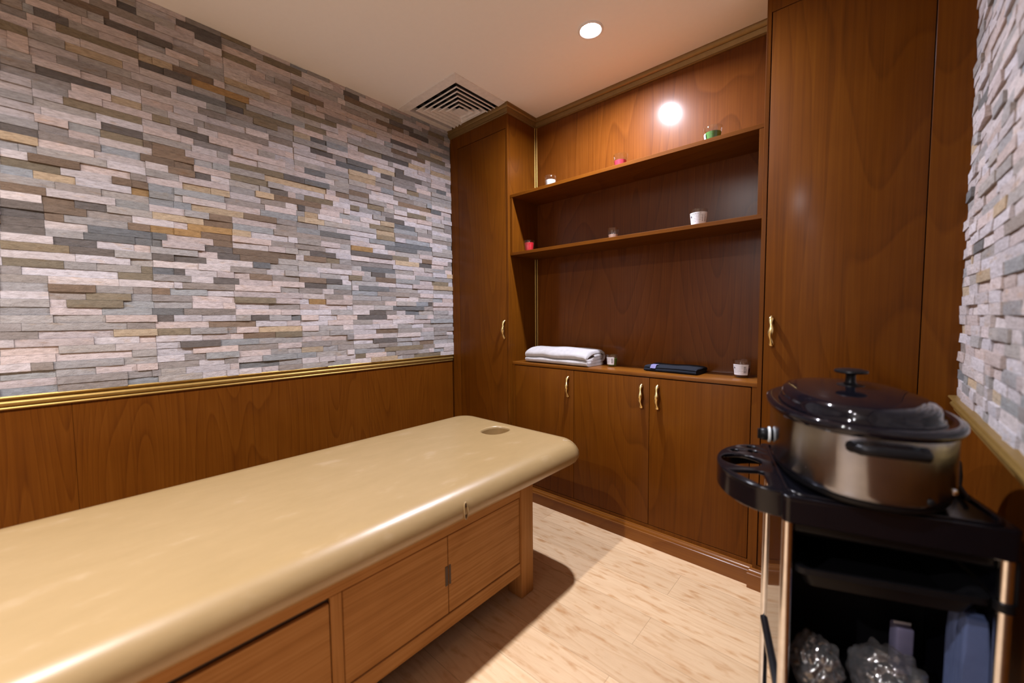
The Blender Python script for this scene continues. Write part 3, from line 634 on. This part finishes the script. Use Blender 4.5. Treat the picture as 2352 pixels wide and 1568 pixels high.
def guard(ring, f_):
    out = [bm.verts.new(f_(v.co)) for v in ring]; n = len(ring)
    for k in range(n): bm.faces.new((ring[k], ring[(k + 1) % n], out[(k + 1) % n], out[k]))
    return out
og = guard(rings[-1], lambda c: Vector((BX + (c.x - BX) * 0.93, (Y0 + Y1) / 2 + (c.y - (Y0 + Y1) / 2) * 0.992, c.z)))
ig = guard(hr[0], lambda c: Vector((HX + (c.x - HX) * 1.07, HY + (c.y - HY) * 1.07, c.z)))
nh, no = 40, len(og)
bm.faces.new(og[0:no // 2] + [ig[k] for k in range(nh // 2, -1, -1)])
bm.faces.new(og[no // 2 - 1:] + [og[0]] + [ig[k % nh] for k in range(nh, nh // 2 - 1, -1)])
cush = obj('cushion', bm, M['leather'], t, 60, world=True)
bm = nb(); hr = []
for ins, z in ((0.001, 0.5965), (0.002, 0.56), (0.006, 0.53)):
    hr.append([bm.verts.new((x, y, z)) for x, y in ell(HX, HY, 0.060 - ins, 0.072 - ins, 40, 2.35)])
for a, b in zip(hr, hr[1:]):
    for k in range(40): bm.faces.new((a[k], a[(k + 1) % 40], b[(k + 1) % 40], b[k]))
bm.faces.new(hr[-1])
tag(obj('face_hole', bm, M['leather_in'], cush, 40, world=True), 'oval breathing hole in the cushion')
# seam piping down the far corner, stitched slit low on the side
bm = nb(); pts = []
for ins, z in PR[3:]:
    a = math.radians(33); R = max(0.03, 0.105 - ins * 0.8)
    pts.append((X1 - ins - R + (R + 0.0008) * math.cos(a), Y1 - ins - R + (R + 0.0008) * math.sin(a), z + 0.0004))
tube(bm, pts, 0.0016, 6)
obj('seam', bm, M['leather'], cush, 60, world=True)
bm = nb(); sx = X1 + 0.0006; yy, zz = 0.806, 0.547
tube(bm, [(sx - 0.0004 - abs(math.sin(a)) * 0.004 * (1 if math.sin(a) > 0 else 0.5), yy + 0.0075 * math.cos(a), zz + 0.0265 * math.sin(a)) for a in [2 * PI * k / 28 for k in range(29)]], 0.0022, 7)
sl = obj('cord_slit', bm, M['leather'], cush, 60, world=True)
bm = nb(); lathe(bm, [(0.0068, 0), (0.0068, 0.001)], 20, (0, 0, 0)); 
for v in bm.verts: v.co = Vector((sx - 0.0035 + v.co.z, yy + v.co.x, zz + v.co.y * 3.6))
obj('slit_opening', bm, M['notch'], sl, world=True)
# oak base
XO = BX + 0.311; XI = BX - 0.311
LY1, LY0 = 1.262, -0.10
for lx in (XO - 0.076, XI):
    for ly in (LY1 - 0.075, LY0):
        lg = obj('leg', B(lx, lx + 0.076, ly, ly + 0.075, 0, 0.508, bev=0.003), M['bed_oak_v'], t, 30, world=True)
xs = XO - 0.006
rects = [('top_rail', LY0 + 0.075, LY1 - 0.075, 0.425, 0.508), ('bottom_rail', LY0 + 0.075, LY1 - 0.075, 0.100, 0.150), ('stile', 0.424, 0.455, 0.150, 0.425)]
for nm, a, b, z0, z1 in rects:
    for s in (1, -1):
        xa, xb = (xs - 0.03, xs) if s > 0 else (XI + 0.006, XI + 0.036)
        obj(nm, B(xa, xb, a, b, z0, z1, bev=0.0015, seg=1), M['bed_oak' if nm != 'stile' else 'bed_oak_v'], t, 30, world=True)
for yy in (LY1 - 0.0555, LY0 + 0.0255):
    obj('end_panel', B(XI + 0.076, XO - 0.076, yy, yy + 0.03, 0.10, 0.508, bev=0.0015, seg=1), M['bed_oak'], t, 30, world=True)
obj('inner_box', B(XI + 0.037, XO - 0.037, LY0 + 0.08, LY1 - 0.08, 0.105, 0.50), M['dark_gap'], t, world=True)
dx = xs - 0.0025
for a, b in ((0.4575, 0.8155), (0.8185, 1.1845)):
    d = obj('door', B(dx - 0.02, dx, a, b, 0.153, 0.4215, bev=0.0015, seg=1), M['bed_oak'], t, 30, world=True)
    e = (b - 0.0125, b - 0.001) if a < 0.6 else (a + 0.001, a + 0.0085)
    hb = B(dx - 0.006, dx + 0.0012, *e, 0.252, 0.320, bev=0.0004, seg=1)
    tag(obj('finger_pull', hb, M['notch'], d, 30, world=True), 'dark wood finger pull')
d = obj('drawer', B(dx - 0.02, dx, LY0 + 0.078, 0.4215, 0.153, 0.408, bev=0.0015, seg=1), M['bed_oak'], t, 30, world=True)
tag(obj('finger_slot', B(dx - 0.018, dx - 0.010, LY0 + 0.078, 0.4215, 0.4085, 0.4245), M['notch'], d, world=True), 'dark finger slot along the top of the drawer')

# ------------------------------------------------------------------ candles
def candle(x, y, z, label, waxk, dia=0.075, hgt=0.075, fill=0.62, paper=None, rz=0.0, lw=1.5, wax_top=None):
    t = empty('candle', (x, y, z), rz); tag(t, label, 'candle', 'small candles in glass cups')
    R1 = dia / 2; R0 = R1 * 0.80
    rr = lambda s: R0 + (R1 - R0) * s
    bm = nb(); lathe(bm, [(R0 * 0.92, 0), (R0, 0.002), (rr(0.5), hgt * 0.5), (R1, hgt - 0.001), (R1 - 0.0008, hgt), (R1 - 0.0022, hgt - 0.001), (rr(0.5) - 0.0024, hgt * 0.5), (R0 - 0.0026, 0.006), (R0 * 0.5, 0.005)], 36)
    obj('glass_cup', bm, M['glass'], t, 50)
    zt = hgt * fill
    bm = nb(); lathe(bm, [(R0 - 0.0035, 0.0065), (rr(fill) - 0.0030, zt), (rr(fill) - 0.0050, zt - 0.0006), (0.008, zt - 0.001), (0.003, zt - 0.0006)], 32)
    w = obj('wax', bm, M[waxk], t, 50)
    bm = nb(); tube(bm, [(0, 0, zt - 0.001), (0.0005, 0.0004, zt + 0.005), (0.0016, 0.0, zt + 0.010)], 0.0008, 6)
    obj('wick', bm, M['label'], w, 50)
    if paper:
        bm = nb(); n = 16; z0, z1 = hgt * paper[0], hgt * paper[1]; half = lw / 2
        rows = []
        for k in range(n + 1):
            a = -PI / 2 + half * (2 * k / n - 1)
            rows.append([bm.verts.new(((rr(s / hgt) + 0.0005) * math.cos(a), (rr(s / hgt) + 0.0005) * math.sin(a), s)) for s in (z0, z1)])
        for a, b in zip(rows, rows[1:]): bm.faces.new((a[0], b[0], b[1], a[1]))
        lb = obj('label', bm, M['label'], t, 60)
        bm = nb(); rg_ = random.Random(int(x * 1000))
        def mark(a0, a1, s0, s1):
            vs = []
            for a, s in ((a0, s0), (a1, s0), (a1, s1), (a0, s1)):
                ang = -PI / 2 + half * (2 * a - 1); zz = z0 + (z1 - z0) * s; q = rr(zz / hgt) + 0.0009
                vs.append(bm.verts.new((q * math.cos(ang), q * math.sin(ang), zz)))
            bm.faces.new(vs)
        s = 0.20
        while s < 0.80:                                   # bar code, bars lying across
            wd = rg_.uniform(0.012, 0.035); mark(0.70, 0.85, s, s + wd); s += wd + rg_.uniform(0.012, 0.03)
        for k in range(6): mark(0.87, 0.885 + 0.02, 0.22 + k * 0.07, 0.25 + k * 0.07)
        for row in range(6):                              # lines of small print
            a = 0.07 if row != 1 else 0.22; s = 0.86 - row * 0.13
            while a < (0.62 if row < 5 else 0.4):
                wd = rg_.uniform(0.02, 0.07); mark(a, a + wd, s, s + (0.022 if row else 0.035)); a += wd + rg_.uniform(0.015, 0.03)
        k0 = [(-PI / 2 + half * (2 * (0.12 + 0.055 * math.cos(2 * PI * k / 14)) - 1), z0 + (z1 - z0) * (0.67 + 0.10 * math.sin(2 * PI * k / 14))) for k in range(14)]
        bm.faces.new([bm.verts.new(((rr(zz / hgt) + 0.001) * math.cos(a), (rr(zz / hgt) + 0.001) * math.sin(a), zz)) for a, zz in k0])
        obj('print', bm, M['ink'], lb)
    return t
candle(-1.441, 1.970, ZU, 'white candle in a clear glass cup, at the corner end of the upper shelf', 'wax_white', 0.075, 0.072, 0.66)
candle(-0.988, 1.966, ZU, 'red candle in a clear glass cup in the middle of the upper shelf', 'wax_pink', 0.075, 0.072, 0.58)
candle(-0.543, 1.968, ZU, 'green candle in a clear glass cup on the upper shelf near the wide cupboard', 'wax_green', 0.078, 0.072, 0.66, paper=(0.08, 0.62), rz=-1.25, lw=1.1)
candle(-1.597, 1.957, ZS, 'deep red candle in a glass cup, in the corner of the lower shelf', 'wax_red', 0.068, 0.070, 0.80)
candle(-1.050, 2.010, ZS, 'beige candle in a clear glass cup in the middle of the lower shelf', 'wax_beige', 0.064, 0.070, 0.52)
candle(-0.593, 1.957, ZS, 'pale candle with a white bar-coded label on the lower shelf', 'wax_mint', 0.078, 0.074, 0.78, paper=(0.10, 0.80), rz=0.20, lw=2.5)
candle(-1.074, 2.055, CT, 'green candle with a white label beside the white towel on the counter', 'wax_green', 0.066, 0.068, 0.66, paper=(0.18, 0.80), rz=-0.05, lw=1.75)
candle(-0.421, 2.045, CT, 'dark plum candle with a white label at the counter end by the wide cupboard', 'wax_plum', 0.078, 0.080, 0.55, paper=(0.16, 0.76), rz=0.02, lw=1.9)

# ------------------------------------------------------------------ folded cloths on the counter
def folded(name, path, width, thick, mat, loc, rz, lump=0.004, seed=1, n=36, parent=None, freq=9):
    """a strip of cloth folded along `path` (y, z centre line), `width` long in x"""
    P = [Vector((0, a, b)) for a, b in path]
    # resample smooth
    fine = []
    for i in range(len(P) - 1):
        p0, p1, p2, p3 = P[max(i - 1, 0)], P[i], P[i + 1], P[min(i + 2, len(P) - 1)]
        for k in range(6):
            s = k / 6; fine.append(0.5 * ((2 * p1) + (p2 - p0) * s + (2 * p0 - 5 * p1 + 4 * p2 - p3) * s * s + (3 * p1 - p0 - 3 * p2 + p3) * s ** 3))
    fine.append(P[-1])
    m = len(fine); top, bot = [], []
    for i, p in enumerate(fine):
        tg = (fine[min(i + 1, m - 1)] - fine[max(i - 1, 0)]).normalized(); nn = Vector((0, -tg.z, tg.y)) * thick / 2
        e = 1.0
        if i in (0, m - 1): e = 0.55
        top.append(p + nn * e); bot.append(p - nn * e)
    loop = top + bot[::-1]
    bm = nb(); rings = []
    for j in range(n + 1):
        s = j / n; x = (s - 0.5) * width
        e = 1 - 0.10 * max(0, abs(2 * s - 1) - 0.93) / 0.07
        ring = []
        for q in loop:
            d = mnoise.noise(Vector((x * freq + seed, q.y * freq * 1.3, q.z * freq * 2.0)))
            d2 = mnoise.noise(Vector((x * freq * 0.35 + seed * 3, q.y * 4, 5.0)))
            hz = max(0.0, min(1.0, q.z / 0.03))
            ring.append(bm.verts.new((x + lump * 0.6 * d, q.y + lump * 0.7 * d * hz, max(0.0006, q.z * e + hz * (lump * d + lump * 1.2 * d2)))))
        rings.append(ring)
    k_ = len(loop)
    for a, b in zip(rings, rings[1:]):
        for k in range(k_): bm.faces.new((a[k], a[(k + 1) % k_], b[(k + 1) % k_], b[k]))
    for rg_ in (rings[0], rings[-1]):                     # end faces between the two sides of the strip
        for k in range(m - 1): bm.faces.new((rg_[k], rg_[k + 1], rg_[k_ - 2 - k], rg_[k_ - 1 - k]))
    o = obj(name, bm, mat, parent, 70)
    o.location = loc; o.rotation_euler = (0, 0, rz)
    return o
tw = folded('towel', [(0.070, 0.0105), (-0.03, 0.0105), (-0.084, 0.012), (-0.095, 0.0195), (-0.084, 0.027), (0.02, 0.029), (0.070, 0.032), (0.092, 0.057), (0.070, 0.081), (0.0, 0.088), (-0.050, 0.083), (-0.090, 0.066), (-0.096, 0.052), (-0.078, 0.0435), (0.0, 0.0475), (0.050, 0.050), (0.060, 0.058), (0.042, 0.0655), (-0.03, 0.0665)], 0.455, 0.0165, M['towel'], (-1.378, 2.022, CT), math.radians(-2), 0.007, 3.3)
tag(tw, 'thick white terry towel folded up on the counter at its corner end', 'towel')
nv = folded('folded_cloth', [(0.075, 0.006), (0.0, 0.006), (-0.062, 0.0062), (-0.072, 0.0105), (-0.062, 0.0155), (0.0, 0.0155), (0.06, 0.016), (0.072, 0.022), (0.058, 0.0275), (0.0, 0.028), (-0.055, 0.0265), (-0.073, 0.0205)], 0.262, 0.0085, M['navy'], (-0.722, 2.050, CT), math.radians(-3), 0.004, 8.0, freq=12)
tag(nv, 'folded dark navy garment lying flat on the counter', 'garment')
st = nb(); n = 10
rows = []
for k in range(n + 1):
    a = k / n
    yy = -0.0790 + 0.044 * a; zz = 0.0165 + (0.0172 * math.sin(min(1, a * 2.2) * PI / 2)) + 0.0012
    rows.append([st.verts.new((xx, yy, zz)) for xx in (-0.096, -0.068)])
for a, b in zip(rows, rows[1:]): st.faces.new((a[0], a[1], b[1], b[0]))
tag(obj('stripe', st, M['lilac'], nv, 60), 'lilac stripe across the navy cloth')

# ------------------------------------------------------------------ trolley
TA = math.radians(16.0); TP = Vector((-0.0912, 0.8713, 0))
def tl(u, v, z=0.0):
    return Vector((TP.x + u * math.cos(TA) - v * math.sin(TA), TP.y + u * math.sin(TA) + v * math.cos(TA), z))
ZT = 0.780
t = empty('trolley', TP, TA); tag(t, 'black plastic salon trolley with metal posts in front of the wide cupboard', 'trolley')
TW, TD0, TD = 0.345, 0.098, 0.478
def half_oval(c, rx, ry, n=28):
    return [(-rx * math.sin(PI * k / n), c + ry * math.cos(PI * k / n)) for k in range(n + 1)]
VC, RY, RX = 0.288, 0.168, 0.116
out = []
for x, y in [(TW, TD), (0.0, TD)]: pass
out += rrect(0, TW, TD0, TD, 0.014, 5)
# splice the tool holder bow into the left edge: corners run ccw from +x+y, left side is between corner 2 and 3
left_i = 12
out = out[:left_i] + half_oval(VC, RX, RY) + out[left_i:]
holes = [ell(-0.060, 0.298, 0.045, 0.046, 36, 2.0), ell(-0.070, 0.376, 0.0105, 0.012, 18), ell(-0.026, 0.424, 0.0115, 0.012, 18), ell(-0.026, 0.384, 0.0115, 0.012, 18), [(-0.092, 0.214), (-0.030, 0.140), (-0.018, 0.150), (-0.020, 0.226), (-0.030, 0.233)]]
bm = plate(out, holes, ZT - 0.010, ZT, 0.0028, 3)
top = obj('top_tray', bm, M['black_gloss'], t, 40)
# skirt round the whole outline
def skirt(outline, z0, z1, th):
    bm = nb(); n = len(outline); rings = []
    for k in range(n):
        p = Vector((*outline[k], 0)); a = Vector((*outline[k - 1], 0)); b = Vector((*outline[(k + 1) % n], 0))
        d1 = (p - a).normalized(); d2 = (b - p).normalized(); n1 = Vector((-d1.y, d1.x, 0)); n2 = Vector((-d2.y, d2.x, 0)); nn = (n1 + n2)
        nn = nn.normalized() if nn.length > 1e-6 else n1
        q = p + nn * th; o_ = p + nn * 0.0004
        rings.append([bm.verts.new((o_.x, o_.y, z1)), bm.verts.new((o_.x, o_.y, z0 + 0.002)), bm.verts.new((o_.x + nn.x * 0.002, o_.y + nn.y * 0.002, z0)), bm.verts.new((q.x, q.y, z0)), bm.verts.new((q.x, q.y, z1))])
    for k in range(n):
        a, b = rings[k], rings[(k + 1) % n]
        for i in range(4): bm.faces.new((a[i], b[i], b[i + 1], a[i + 1]))
    return bm
obj('tray_skirt', skirt(out, ZT - 0.056, ZT - 0.004, 0.004), M['black_gloss'], top, 40)
# raised lip of the tray and its right-hand grip
bm = nb(); tube(bm, [(x, y, ZT + 0.001) for x, y in rrect(0.014, TW - 0.014, TD0 + 0.012, TD - 0.014, 0.03, 6) + [(TW - 0.014, TD - 0.044)]], 0.004, 8)
obj('tray_lip', bm, M['black_gloss'], top, 60)
obj('side_apron', B(TW - 0.004, TW + 0.002, TD0 + 0.012, TD - 0.02, 0.640, ZT - 0.020, bev=0.002), M['black_satin'], top, 40)
obj('basin', B(0.020, TW - 0.018, TD0 + 0.024, TD - 0.024, ZT - 0.085, ZT - 0.011, bev=0.01, seg=3), M['black_satin'], top, 40)
# posts
PX0, PX1, PY0, PY1 = 0.013, 0.332, 0.117, 0.392
for px in (PX0, PX1):
    for py in (PY0, PY1):
        bm = nb(); lathe(bm, [(0.0105, 0.07), (0.0105, ZT - 0.02)], 20, (px, py, 0)); obj('post', bm, M['chrome'], t, 60)
# glossy side panels and back
obj('side_panel', B(PX0 - 0.0025, PX0 + 0.0005, PY0 + 0.0112, PY1 - 0.0112, 0.26, ZT - 0.06), M['black_enamel'], t)
obj('side_panel', B(PX1 + 0.0005, PX1 + 0.0035, PY0 + 0.0112, PY1 - 0.0112, 0.26, ZT - 0.06), M['black_enamel'], t)
obj('back_panel', B(PX0 + 0.001, PX1, PY1 - 0.0155, PY1 - 0.0115, 0.26, ZT - 0.06), M['black_satin'], t)
def bin_tray(z, hgt, tilt, name, v0=0.106, v1=0.374, u0=0.027, u1=0.316):
    bm = nb(); rings = []
    for ins, zz in ((0.03, -hgt), (0.022, -hgt + 0.004), (0.010, -0.014), (0.0, -0.012), (0.0, 0.0), (0.008, 0.0), (0.018, -0.006), (0.034, -hgt + 0.008)):
        rings.append([bm.verts.new((x, y, z + zz + (x - 0.17) * tilt)) for x, y in rrect(u0 + ins, u1 - ins, v0 + ins, v1 - ins, 0.018, 4)])
    for a, b in zip(rings, rings[1:]):
        n = len(a)
        for k in range(n): bm.faces.new((a[k], a[(k + 1) % n], b[(k + 1) % n], b[k]))
    bm.faces.new(rings[0][::-1]); bm.faces.new(rings[-1])
    return obj(name, bm, M['black_satin'], t, 40)
bin_tray(0.638, 0.050, 0.060, 'middle_tray')
obj('lower_shelf', B(0.002, 0.343, 0.104, 0.386, 0.312, 0.3230, bev=0.002), M['black_satin'], t, 40)
for px in (PX1,):
    bm = nb(); lathe(bm, [(0.0105, 0.0), (0.0145, 0.0), (0.0145, 0.016), (0.0105, 0.016)], 20, (px, PY0, 0.628)); obj('post_clip', bm, M['black_satin'], t, 40)
obj('base', B(0.0, TW - 0.002, PY0 - 0.014, PY1 + 0.014, 0.065, 0.085, bev=0.006), M['black_satin'], t, 40)
for px in (PX0, PX1):
    for py in (PY0, PY1):
        bm = nb(); bm2 = nb(); lathe(bm2, [(0.004, -0.010), (0.022, -0.010), (0.025, -0.006), (0.025, 0.006), (0.022, 0.010), (0.004, 0.010)], 20)
        for v in bm2.verts: v.co = Vector((px + v.co.z, py + v.co.x, 0.025 + v.co.y))
        merge(bm, bm2); box(bm, px - 0.013, px + 0.013, py - 0.010, py + 0.010, 0.045, 0.066, bev=0.002)
        obj('caster', bm, M['rubber'], t, 40)

# ------------------------------------------------------------------ roaster on the trolley
RU, RV = 0.146, 0.320
RZ = ZT + 0.0068
rc = Vector((-0.0252, 1.2150, RZ))
t = empty('roaster_oven', rc, math.radians(14.5)); tag(t, 'oval steel slow cooker with black lid standing on the black trolley', 'slow cooker')
A_, B_ = 0.152, 0.250
bm = nb(); oval(bm, [(A_ - 0.020, B_ - 0.020, 0.0), (A_ - 0.012, B_ - 0.012, 0.002), (A_ - 0.006, B_ - 0.006, 0.010), (A_ - 0.006, B_ - 0.006, 0.014), (A_ - 0.02, B_ - 0.02, 0.0145)]); obj('base', bm, M['black_satin'], t, 40)
bm = nb(); oval(bm, [(A_ - 0.008, B_ - 0.008, 0.0146), (A_ - 0.004, B_ - 0.004, 0.018), (A_, B_, 0.030), (A_, B_, 0.139), (A_ - 0.004, B_ - 0.004, 0.142)]); body = obj('body', bm, M['steel'], t, 40)
a, b = A_, B_
bm = nb(); oval(bm, [(a - 0.006, b - 0.006, 0.1422), (a + 0.001, b + 0.001, 0.1395), (a + 0.004, b + 0.004, 0.1375), (a + 0.008, b + 0.008, 0.141), (a + 0.0105, b + 0.0105, 0.148), (a + 0.0095, b + 0.0095, 0.1545), (a + 0.003, b + 0.003, 0.1585), (a - 0.006, b - 0.006, 0.158), (a - 0.015, b - 0.015, 0.1535), (a - 0.022, b - 0.022, 0.1525), (a - 0.03, b - 0.03, 0.152)]); obj('rim', bm, M['black_enamel'], t, 60)
a, b = A_ - 0.021, B_ - 0.022
bm = nb(); oval(bm, [(a + 0.002, b + 0.002, 0.1528), (a + 0.003, b + 0.003, 0.1565), (a - 0.001, b - 0.001, 0.160), (a - 0.002, b - 0.002, 0.170), (a - 0.004, b - 0.004, 0.178), (a - 0.010, b - 0.010, 0.184), (a - 0.022, b - 0.024, 0.188), (a * 0.72, b * 0.72, 0.193), (a * 0.45, b * 0.45, 0.1975), (a * 0.2, b * 0.2, 0.1995)])
lid = obj('lid', bm, M['black_enamel'], t, 60)
bm = nb(); lathe(bm, [(0.026, 0.1975), (0.025, 0.2005), (0.014, 0.2025), (0.0095, 0.207), (0.009, 0.223), (0.013, 0.2265), (0.029, 0.2285), (0.031, 0.231), (0.030, 0.234), (0.024, 0.236), (0.01, 0.237)], 32, sx=1.0, sy=1.25); obj('knob', bm, M['black_satin'], lid, 50)
# loop handles on the two narrow ends
for s in (-1, 1):
    y0 = s * B_
    pts = []
    for k in range(13):
        a = PI * k / 12; x = -0.050 * math.cos(a)
        yo = 0.030 * min(1, math.sin(a) * 2.2); pts.append((x, y0 + s * (yo - 0.004 - 0.009 * (abs(x) / 0.05) ** 2 * 1.1), 0.117 + 0.004 * math.sin(a)))
    bm = nb(); tube(bm, pts, [0.0105] + [0.0075] * 11 + [0.0105], 10, flat=1.25); obj('loop_handle', bm, M['black_satin'], t, 60)
# heat dial on the long side that faces the table
bm = nb(); bm2 = nb(); lathe(bm2, [(0.0195, 0.0), (0.0195, 0.004), (0.0165, 0.0052), (0.012, 0.0052)], 28)
for v in bm2.verts: v.co = Vector((-A_ - v.co.z - 0.003, v.co.x, 0.062 + v.co.y))
merge(bm, bm2); dl = obj('dial_ring', bm, M['white_plastic'], t, 50)
bm = nb(); bm2 = nb(); lathe(bm2, [(0.0150, -0.0065), (0.0155, 0.004), (0.0155, 0.012), (0.0145, 0.020), (0.012, 0.022)], 28)
for v in bm2.verts: v.co = Vector((-A_ - v.co.z - 0.003, v.co.x, 0.062 + v.co.y))
merge(bm, bm2); box(bm, -A_ - 0.030, -A_ - 0.022, -0.0035, 0.0035, 0.049, 0.075, bev=0.0015); obj('dial', bm, M['black_satin'], dl, 50)
for x, zz, mk in ((0.062, 0.030, 'black_satin'), (0.108, 0.040, 'chrome')):
    yy = -B_ * (1 - (x / A_) ** 2.3) ** (1 / 2.3)
    bm = nb(); bmesh.ops.create_uvsphere(bm, u_segments=14, v_segments=8, radius=0.0065)
    for v in bm.verts: v.co = Vector((x + v.co.x, yy + v.co.y * 0.6, zz + v.co.z))
    obj('rivet', bm, M[mk], body, 60)
bm = nb(); pts = [(A_ - 0.002, 0.05, 0.055), (A_ + 0.018, 0.06, 0.062), (A_ + 0.036, 0.045, 0.058), (A_ + 0.042, 0.015, 0.040), (A_ + 0.034, -0.012, 0.018), (A_ + 0.026, -0.03, 0.0035), (A_ + 0.02, -0.06, 0.0022), (A_ + 0.012, -0.10, 0.0022)]
tube(bm, pts, 0.0042, 8); obj('power_cord', bm, M['rubber'], t, 60)

# ------------------------------------------------------------------ things on the lower tray of the trolley
def bag(c, rx, ry, rz_, seed, label):
    t_ = empty('plastic_bag', tl(c[0], c[1], 0.3235), TA); tag(t_, label, 'bag', 'crumpled plastic bags on the trolley')
    bm = nb(); bmesh.ops.create_icosphere(bm, subdivisions=5, radius=1)
    for v in bm.verts:
        p = v.co.copy(); n1 = mnoise.noise(p * 1.6 + Vector((seed, 0, 0))); n2 = abs(mnoise.noise(p * 2.6 + Vector((0, seed, 0)))); n3 = abs(mnoise.noise(p * 8.0 + Vector((0, 0, seed))))
        s = 1 + 0.16 * n1 + 0.34 * (n2 - 0.25) + 0.05 * (n3 - 0.2)
        q = Vector((p.x * rx * s, p.y * ry * s, (p.z * s * 0.5 + 0.5) * rz_)); q.z = max(0.0, q.z); v.co = q
    obj('film', bm, M['film'], t_, 180); return t_
bag((0.082, 0.178), 0.044, 0.058, 0.118, 2.0, 'small crumpled clear plastic bag on the trolley beside its left post')
bag((0.210, 0.195), 0.062, 0.072, 0.118, 7.7, 'bigger clear plastic bag bulging in the middle of the trolley')
b3 = folded('blue_cloth', [(y_, z_ * 0.92) for y_, z_ in [(-0.026, 0.004), (-0.026, 0.12), (-0.025, 0.262), (-0.018, 0.280), (-0.008, 0.270), (-0.008, 0.13), (-0.006, 0.022), (0.0, 0.008), (0.006, 0.022), (0.008, 0.13), (0.009, 0.262), (0.017, 0.274), (0.025, 0.258), (0.026, 0.12), (0.026, 0.004)]], 0.034, 0.010, M['blue_towel'], tl(0.3120, 0.168, 0.3235), TA, 0.0015, 5.0, n=12)
tag(b3, 'pale blue cloth standing folded inside the trolley by its right post', 'cloth')

pk = empty('tissue_packet', tl(0.272, 0.318, 0.3235), TA + 0.15)
tag(pk, 'small pale lilac packet standing behind the plastic bags in the trolley', 'packet')
obj('wrapper', B(-0.017, 0.017, -0.016, 0.016, 0.0, 0.112, bev=0.006, seg=3), simple('pale_lilac_film', (0.26, 0.25, 0.40), 0.4), pk, 40)
obj('seal', B(-0.0165, 0.0165, -0.0012, 0.0012, 0.1115, 0.118, bev=0.0005), M['label'], pk, 40)

# ------------------------------------------------------------------ world and view
w = bpy.data.worlds.new('world'); SC.world = w; w.use_nodes = True
w.node_tree.nodes['Background'].inputs[0].default_value = (0.9, 0.85, 0.8, 1); w.node_tree.nodes['Background'].inputs[1].default_value = 0.02
vs = SC.view_settings
vs.view_transform = 'Standard'; vs.look = 'None'; vs.gamma = 1; vs.exposure = 0.0; vs.use_curve_mapping = False
SC.cycles.max_bounces = 10; SC.cycles.diffuse_bounces = 5; SC.cycles.glossy_bounces = 4; SC.cycles.transparent_max_bounces = 24
SC.cycles.use_denoising = True
SC.cycles.sample_clamp_indirect = 6.0
SC.cycles.caustics_reflective = False; SC.cycles.caustics_refractive = False
